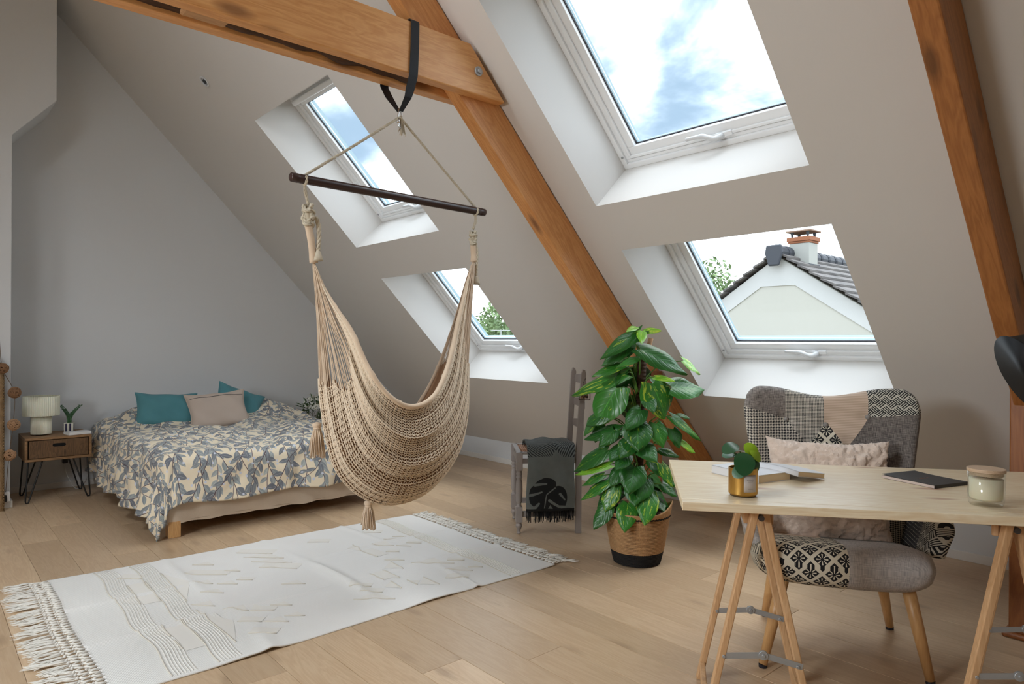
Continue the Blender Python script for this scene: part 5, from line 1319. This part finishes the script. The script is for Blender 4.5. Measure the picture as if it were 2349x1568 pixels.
def rleaf(cen, r, nrm, tipdir, kind, cup=.12):
    cen, nrm, tipdir = Vector(cen), Vector(nrm).normalized(), Vector(tipdir); tipdir = (tipdir - nrm * tipdir.dot(nrm)).normalized(); sd = nrm.cross(tipdir)
    def fn(u, v):
        a = 2*PI*v; rr = r * u * (1 + .16 * max(0, math.cos(a)) ** 3); return cen + tipdir * (rr * math.cos(a)) + sd * (rr * .94 * math.sin(a)) + nrm * (cup * r * (1 - u * u) - .12 * r * u * u * math.cos(2*a))
    MB().grid(fn, 6, 24).build('leaf', PEP[kind], t, smooth=True, normals=False)
    b_ = PP + Vector((0, 0, .066)); stm.tube(crom([b_ + (cen - b_) * .05, b_.lerp(cen, .5) + Vector((0, 0, .012)) + (cen - b_).cross(Vector((0, 0, 1))) * .08, cen], 10), .0018, 5)
stm = MB(); RR, UP, TC = Vector((.663, .749, 0)), Vector((0, 0, 1)), -F_
for (x, z, dpt, r, nr_, tp, kd) in ((-.038, .146, .0, .026, (-.25, .75, .5), (-1, -.6, 0), 0), (-.036, .124, -.01, .023, (-.1, .9, .35), (-1, -.4, 0), 1), (.020, .140, .01, .026, (.25, .35, .75), (.5, -1, 0), 2), (.032, .128, .015, .022, (.5, .5, .7), (.7, -.7, 0), 2),
                                   (-.012, .108, .045, .034, (-.05, .42, .85), (-.2, -1, 0), 0), (.028, .100, .02, .022, (.5, .3, .8), (.3, -1, 0), 0), (-.022, .080, .035, .022, (-.3, .5, .8), (-.8, -.6, 0), 1), (.02, .085, .025, .018, (.2, .4, .9), (0, -1, 0), 2),
                                   (.0, .13, -.03, .024, (.1, .9, -.2), (.3, 0, 0), 1), (.03, .11, -.03, .02, (.5, .8, -.3), (1, 0, 0), 0)):
    rleaf(PP + RR * x + UP * z + TC * dpt, r, RR * nr_[0] + UP * nr_[1] + TC * nr_[2], RR * tp[0] + UP * tp[1] + TC * .1, kd)
stm.build('stems', plain('peperomia_stem', c(100, 128, 60), .5), t, smooth=True)

# books, notebook, candle
KR_ = plain('kraft_pages', c(226, 206, 174), .8); WC = plain('white_matt_cover', (.68, .69, .72, 1), .4)
bk = book('book', 'thick closed book with pale cover, lying flat behind the gold pot', dk(.265, .445, DT), .155, .215, .028, DA + math.radians(38), WC, KR_)
bk2 = book('book', 'open-spined pale book propped slanting on the closed book', dk(.385, .485, DT + .018), .135, .235, .018, DA + math.radians(-52) + PI/2, WC, KR_, tilt=(math.radians(0), math.radians(8)), bend=-.006)
nb = thing('notebook', 'slim black softcover notebook with a small copper print on the desk', 'notebook', dk(.84, .4725, DT), DA + math.radians(33))
def nslab(x0, x1, y0, y1, z0, z1, lift=0.0):
    mb = MB(); n_ = 10; vs = []
    for k in range(n_ + 1):
        y = y0 + (y1-y0) * k / n_; l_ = lift * (max(0, k / n_ - .45) / .55) ** 2
        vs += [(x0, y, z0 + l_), (x1, y, z0 + l_), (x1, y, z1 + l_), (x0, y, z1 + l_)]
    mb.add(vs, [(4*k+j, 4*k+(j+1) % 4, 4*k+4+(j+1) % 4, 4*k+4+j) for k in range(n_) for j in range(4)] + [(0, 1, 2, 3), (4*n_+3, 4*n_+2, 4*n_+1, 4*n_)]); return mb
NC = plain('black_card', c(44, 42, 42), .5)
LNB, WNB = .19, .165
nslab(-WNB/2, WNB/2 - .001, -LNB/2, LNB/2, .001, .0095).build('pages', plain('grey_pages', c(196, 180, 172), .8), nb, world=False)
cv = nslab(-WNB/2, WNB/2, -LNB/2, LNB/2, 0, .001); c2_ = nslab(-WNB/2, WNB/2, -LNB/2, LNB/2, .0098, .0110, lift=.004); c3_ = nslab(-WNB/2, WNB/2, -LNB/2 - .002, -LNB/2, 0, .0108)
for q in (c2_, c3_): cv.add(q.v, q.f)
cv.build('cover', NC, nb, world=False)
COP = plain('copper_print', c(150, 96, 60), .35, metallic=.5)
pm = MB()
for k in range(7): pm.box((-.022 + k * .0065, -.004 + .0 * k, .0111), (-.022 + k * .0065 + .004, .004 - (k % 2) * .003, .0114))
pm.build('copper_print', COP, nb, world=False)

CC = dk(.876, .135, DT)
t = thing('jar_candle', 'cream candle in a clear glass jar with a wooden lid on the desk', 'candle', CC)
CG = glass_mat('jar_glass', (.975, .985, .975, 1), .14)
r_ = .0455
MB().lathe([(.0001, 0), (r_ - .006, 0), (r_ - .002, .006), (r_, .02), (r_ + .002, .098), (r_ - .0005, .098), (r_ - .003, .022), (r_ - .006, .016), (.0001, .015)], CC, 64).build('jar', CG, t, smooth=True)
MB().lathe([(.0001, .017), (r_ - .0075, .0175), (r_ - .0042, .023), (r_ - .0022, .078), (.0001, .079)], CC, 48).build('wax', plain('cream_wax', c(226, 218, 194), .5, Subsurface_Weight=.2), t, smooth=True)
MB().lathe([(.0001, .088), (r_ - .002, .088), (r_ - .002, .098), (r_ + .003, .0985), (r_ + .003, .108), (.0001, .108)], CC, 64).build('lid', wood('pale_lid_wood', c(206, 182, 156), c(176, 146, 118), 'x', 4, .1, .5), t, bevel=.001)
MB().tube([CC + Vector((0, 0, .078)), CC + Vector((.002, 0, .086))], .001, 6).build('wick', BLACKM, t)

# ------------------------------------------------------------------ patchwork armchair
AA = math.atan2(.547, .837)
AO = Vector((-1.165, 2.74, 0))
A = thing('armchair', 'patchwork wing armchair in grey, black and beige fabrics with beech legs behind the desk', 'armchair', AO, AA)
def tweed(m, x, z, ca, cb, sc_=1.0):
    a = m.noise(m.vec(x * 40 * sc_, z * 420 * sc_), 1.0, 2); b = m.noise(m.vec(x * 420 * sc_, z * 40 * sc_, 4.0), 1.0, 2)
    return m.mix(((a + b) - .35).ramp(.42, .95), ca, cb)
def hound(m, x, z, cell):
    u, v = x / cell, z / cell
    tw = ((u + v) * 2.0).frac() < .5
    return m.mix(tw * (u.frac() < .5) + (1.0 - tw) * (v.frac() < .5), c(210, 204, 192), c(22, 22, 30))
def basket(m, x, z, cell):
    u, v = (x + z) / cell * .7071, (x - z) / cell * .7071
    par = ((u.floor() + v.floor()) * .5).frac() > .25
    s1 = ((u * 4.0).frac() < .55) * (v.frac() > .08) ; s2 = ((v * 4.0).frac() < .55) * (u.frac() > .08)
    return m.mix(par * s1 + (1.0 - par) * s2, c(192, 188, 176), c(26, 26, 28))
def floral(m, x, z, cell):
    u, v = (x + z) / cell * .7071, (x - z) / cell * .7071
    fu, fv = u.frac() - .5, v.frac() - .5
    lat = (fu.abs().max(fv.abs())) > .425
    r = (fu * fu + fv * fv).sqrt(); a = fu.atan2(fv)
    d = fu.abs().max(fv.abs())
    pet = ((a * 6.0).cos() > -.35)
    inner = ((a * 6.0).cos() > .80) * 1.0
    core = r < .05
    star = (d < .385) * (1.0 - ((a * 8.0).cos() > .45) * (r < .36) * (r > .10))
    star = star.sat() * (1.0 - lat)
    return m.mix(star, c(214, 208, 190), c(24, 24, 28))
TW1, TW2 = (c(84, 78, 76), c(168, 160, 154)), (c(66, 60, 58), c(138, 130, 124))
LG = (c(150, 148, 148), c(196, 192, 190)); BG = (c(206, 184, 164), c(190, 166, 146))
def cord(m, x, z):
    return m.mix(((z * 900.0).sin() * .5 + .5) * .55, BG[0], tuple(v * .62 for v in BG[1][:3]) + (1,))
m = Mat('back_patchwork'); x, y, z = m.sep(m.coord())
above_l = (z > (.870 - (x + .147) * .307)) * (x < -.147) + (x > -.147 - 1e-5) * (z > (.870 - (x + .147) * 1.29))
above_l = above_l.sat()
flo = (z < (.857 - (x - .02).abs() * 1.38))
tweR = ((x > .104) * (x < .183) * (z < (.753 + (x - .104) * 1.6)) + (x > .183 - 1e-5) * (z < (.883 + (x - .183) * .15))).sat()
top = m.mix(x > -.150, tweed(m, x, z, *TW1), hound(m, x, z, .0062))
top = m.mix(x > .010, top, cord(m, x, z)); top = m.mix(x > .183, top, basket(m, x, z, .029))
col = m.mix(above_l, hound(m, x, z, .0120), top)
col = m.mix(tweR, col, tweed(m, x, z, *TW2)); col = m.mix(flo * (x > -.075) * (x < .125), col, floral(m, x - .019, z + .01, .056))
col = m.mix((z < .66), col, hound(m, x, z, .008))
BACKM = m.out(col, .9, bump=m.noise(m.coord(), 500, 2), strength=.2, dist=.0008, Sheen_Weight=.1)
m = Mat('seat_patchwork'); x, y, z = m.sep(m.coord()); su, sv, _ = m.sep(m.coord('UV'))
front = m.mix(x > -.010, floral(m, su + .02, sv, .054), tweed(m, su, sv, *LG, .8))
stripe = m.mix(((x + y) * 1.0 * 160.0).frac() < .5, c(150, 146, 140), c(40, 40, 46))
rear = m.mix(x > -.05, cord(m, x, y), stripe)
SEATM = m.out(m.mix((y > -.03) , front, rear), .9, bump=m.noise(m.coord(), 450, 2), strength=.2, dist=.0008)
m = Mat('left_arm_cloth'); x, y, z = m.sep(m.coord()); ARML = m.out(tweed(m, y, z, *LG), .9, bump=m.noise(m.coord(), 450, 2), strength=.2, dist=.0008)
m = Mat('right_arm_cloth'); x, y, z = m.sep(m.coord())
du_, dv2 = (y * 70.0).frac() - .5, (z * 70.0).frac() - .5
dots = m.mix((du_ * du_ + dv2 * dv2) < .03, c(74, 76, 80), c(214, 210, 200))
ARMR = m.out(m.mix(y < -.01, dots, basket(m, y, z, .032)), .9, bump=m.noise(m.coord(), 450, 2), strength=.2, dist=.0008)
def hwid(z): return .300 + .048 * max(0, min(1, (z - .55) / .35)) + .03 * max(0, min(1, (.55 - z) / .2))
def ztop(a):
    s_ = abs(a); z = .968 + .042 * (math.sin(min(1, s_ / .78) * PI / 2) ** 2)
    if s_ > .80: z -= .085 * (1 - math.sqrt(max(0, 1 - ((s_ - .80) / .20) ** 2)))
    return z
def bbase(u, v):
    a = 2*u - 1; z0_ = .37; z = z0_ + (ztop(a) - z0_) * v
    x = a * hwid(z) + .022
    fwd = .105 * abs(a) ** 2.4
    return Vector((x, .285 + .115 * (z - .4) - fwd, z))
def edge(u, v, pu=14, pv=14):
    a, b = abs(2*u - 1), 2*v - 1
    e = (max(0, 1 - a ** pu) ** .5) * (max(0, 1 - max(0, b) ** pv) ** .5); return e
btn = [(-.147, .865), (.018, .845), (.183, .885), (-.064, .752), (.104, .752)]
def bth(u, v):
    p = bbase(u, v); dm = 0
    for bx2, bz2 in btn: dm += .028 * math.exp(-((p.x - bx2) ** 2 + (p.z - bz2) ** 2) / .0011)
    return .012 + .085 * edge(u, v) - dm
shell(bbase, Vector((0, -1, .1)).normalized(), bth, 56, 56).build('backrest', BACKM, A, smooth=True, world=False)
BTN = plain('grey_button', c(138, 134, 130), .8)
for bx2, bz2 in btn:
    a_ = (bx2 - .022) / hwid(bz2); yb_ = .285 + .115 * (bz2 - .4) - .105 * abs(a_) ** 2.4
    MB().lathe([(.0001, .006), (.007, .005), (.011, 0), (.0115, -.006), (.0001, -.008)], (bx2, yb_ - .044 + .006, bz2), 18, M=Matrix.Rotation(PI/2, 3, 'X')).build('button', BTN, A, smooth=True, world=False)
for sg, mt in ((-1, ARML), (1, ARMR)):
    def ab(u, v, sg=sg):
        y = .27 - .44 * u; zt_ = .66 - .13 * u ** 1.2; zb = .37 + .06 * u; z = zb + (zt_ - zb) * v
        if u > .85: z = zb + (zt_ - zb) * v * (1 - .22 * ((u - .85) / .15) ** 2)
        return Vector((sg * (.300 + .046 * v + .008 * math.sin(PI * u)) + .012, y + .03 * v * u, z))
    shell(ab, Vector((sg, 0, .0)), lambda u, v: .010 + .062 * (max(0, 1 - (2*u-1) ** 10) ** .5) * (max(0, 1 - max(0, 2*v-1) ** 8) ** .5), 30, 26).build('arm', mt, A, smooth=True, world=False)
def sb(u, v):
    a, b = 2*u-1, 2*v-1
    cx_ = a * math.sqrt(max(0, 1 - .30 * max(0, -b) ** 4 * 1.0)) ; wd_ = .308 - .03 * max(0, b)
    return Vector((cx_ * wd_ + (-.008), -.035 + b * .285 - .02 * (1 - a * a) * (b < 0) * abs(b), .355 - .055 * b + .01 * abs(a) ** 3))
seat_mb = shell(sb, Vector((0, 0, 1)), lambda u, v: .014 + .148 * (max(0, 1 - abs(2*u-1) ** 7) ** .5) * (max(0, 1 - abs(2*v-1) ** 7) ** .5), 50, 50)
for i in range(51):      # fabric coordinates run over the front roll
    dist = 0.0
    for side, js in ((0, range(50, -1, -1)), (1, range(0, 51))):
        prev = None
        for j in js:
            k = side * 51 * 51 + i * 51 + j; p = seat_mb.v[k]
            if prev is not None: dist += (p - prev).length
            seat_mb.uv[k] = (p.x, dist); prev = p
seat_mb.build('seat', SEATM, A, smooth=True, world=False)
for (tx, ty, fx, fy) in ((-.205, -.20, -.285, -.255), (.205, -.20, .275, -.225), (-.19, .17, -.232, .25), (.19, .17, .262, .25)):
    a_, b_ = Vector((tx, ty, .345)), Vector((fx, fy, .012))
    lg = MB().tube([a_, a_.lerp(b_, .5), b_], [.023, .021, .0155], 18).build('leg', BEECH, A, smooth=True, world=False)
    MB().tube([b_, Vector((fx, fy, 0)) + (b_ - a_).normalized() * .0], [.0155, .0155], 14).build('foot_glide', RUBBER, lg, world=False)
MB().bar((-.21, -.17, .335), (.21, -.17, .335), .05, .03).bar((-.2, .16, .25), (.2, .16, .25), .05, .03).build('underframe', BEECH, A, bevel=.004, world=False)
FUR = Mat('cream_faux_fur'); FUR = FUR.out(FUR.mix(FUR.noise(FUR.coord(), 26, 4), c(238, 222, 208), c(214, 190, 174)), .98, bump=FUR.noise(FUR.coord(), 160, 4, .7), strength=.7, dist=.006, Sheen_Weight=.5)
cushion('cushion', 'cream fluffy rectangular cushion on the patchwork armchair', AO + Matrix.Rotation(AA, 3, 'Z') @ Vector((-.002, .120, .588)), .47, .43, .13, AA, math.radians(-13), FUR, fuzz=.014, res=90)

# ------------------------------------------------------------------ black lamp at the right edge
t = thing('floor_lamp', 'black metal lamp with a bell shade at the right edge', 'lamp', (-.02, 2.62, 0))
tip = Vector((-.435, 2.40, 1.19)); axd = Vector((-.60, -.42, -.42)).normalized()
axd = (-R_ * .88 - Vector((0, 0, 1)) * .42 + F_ * .16).normalized()
cen = Vector((-.466, 2.340, 1.118))
M3 = axd.to_track_quat('Z', 'Y').to_matrix()
MB().lathe([(.022, -.20), (.032, -.18), (.066, -.12), (.098, -.06), (.115, 0), (.122, .008)], cen - axd * .0, 48, M=M3).build('shade', plain('satin_black', (.005, .005, .0055, 1), .5, **{'Specular_IOR_Level': .25}), t, smooth=True, solid=.002)
b = MB(); e0 = cen - axd * .20
b.tube(crom([e0, e0 + Vector((.06, .05, .05)), Vector((-.10, 2.58, 1.32)), Vector((-.02, 2.62, 1.25)), Vector((-.02, 2.62, .02))], 40), .009, 10); b.build('arm', BLACKM, t, smooth=True)
MB().lathe([(.0001, .03), (.03, .028), (.11, .02), (.12, 0)], (-.02, 2.62, 0), 36).build('base', BLACKM, t, smooth=True)
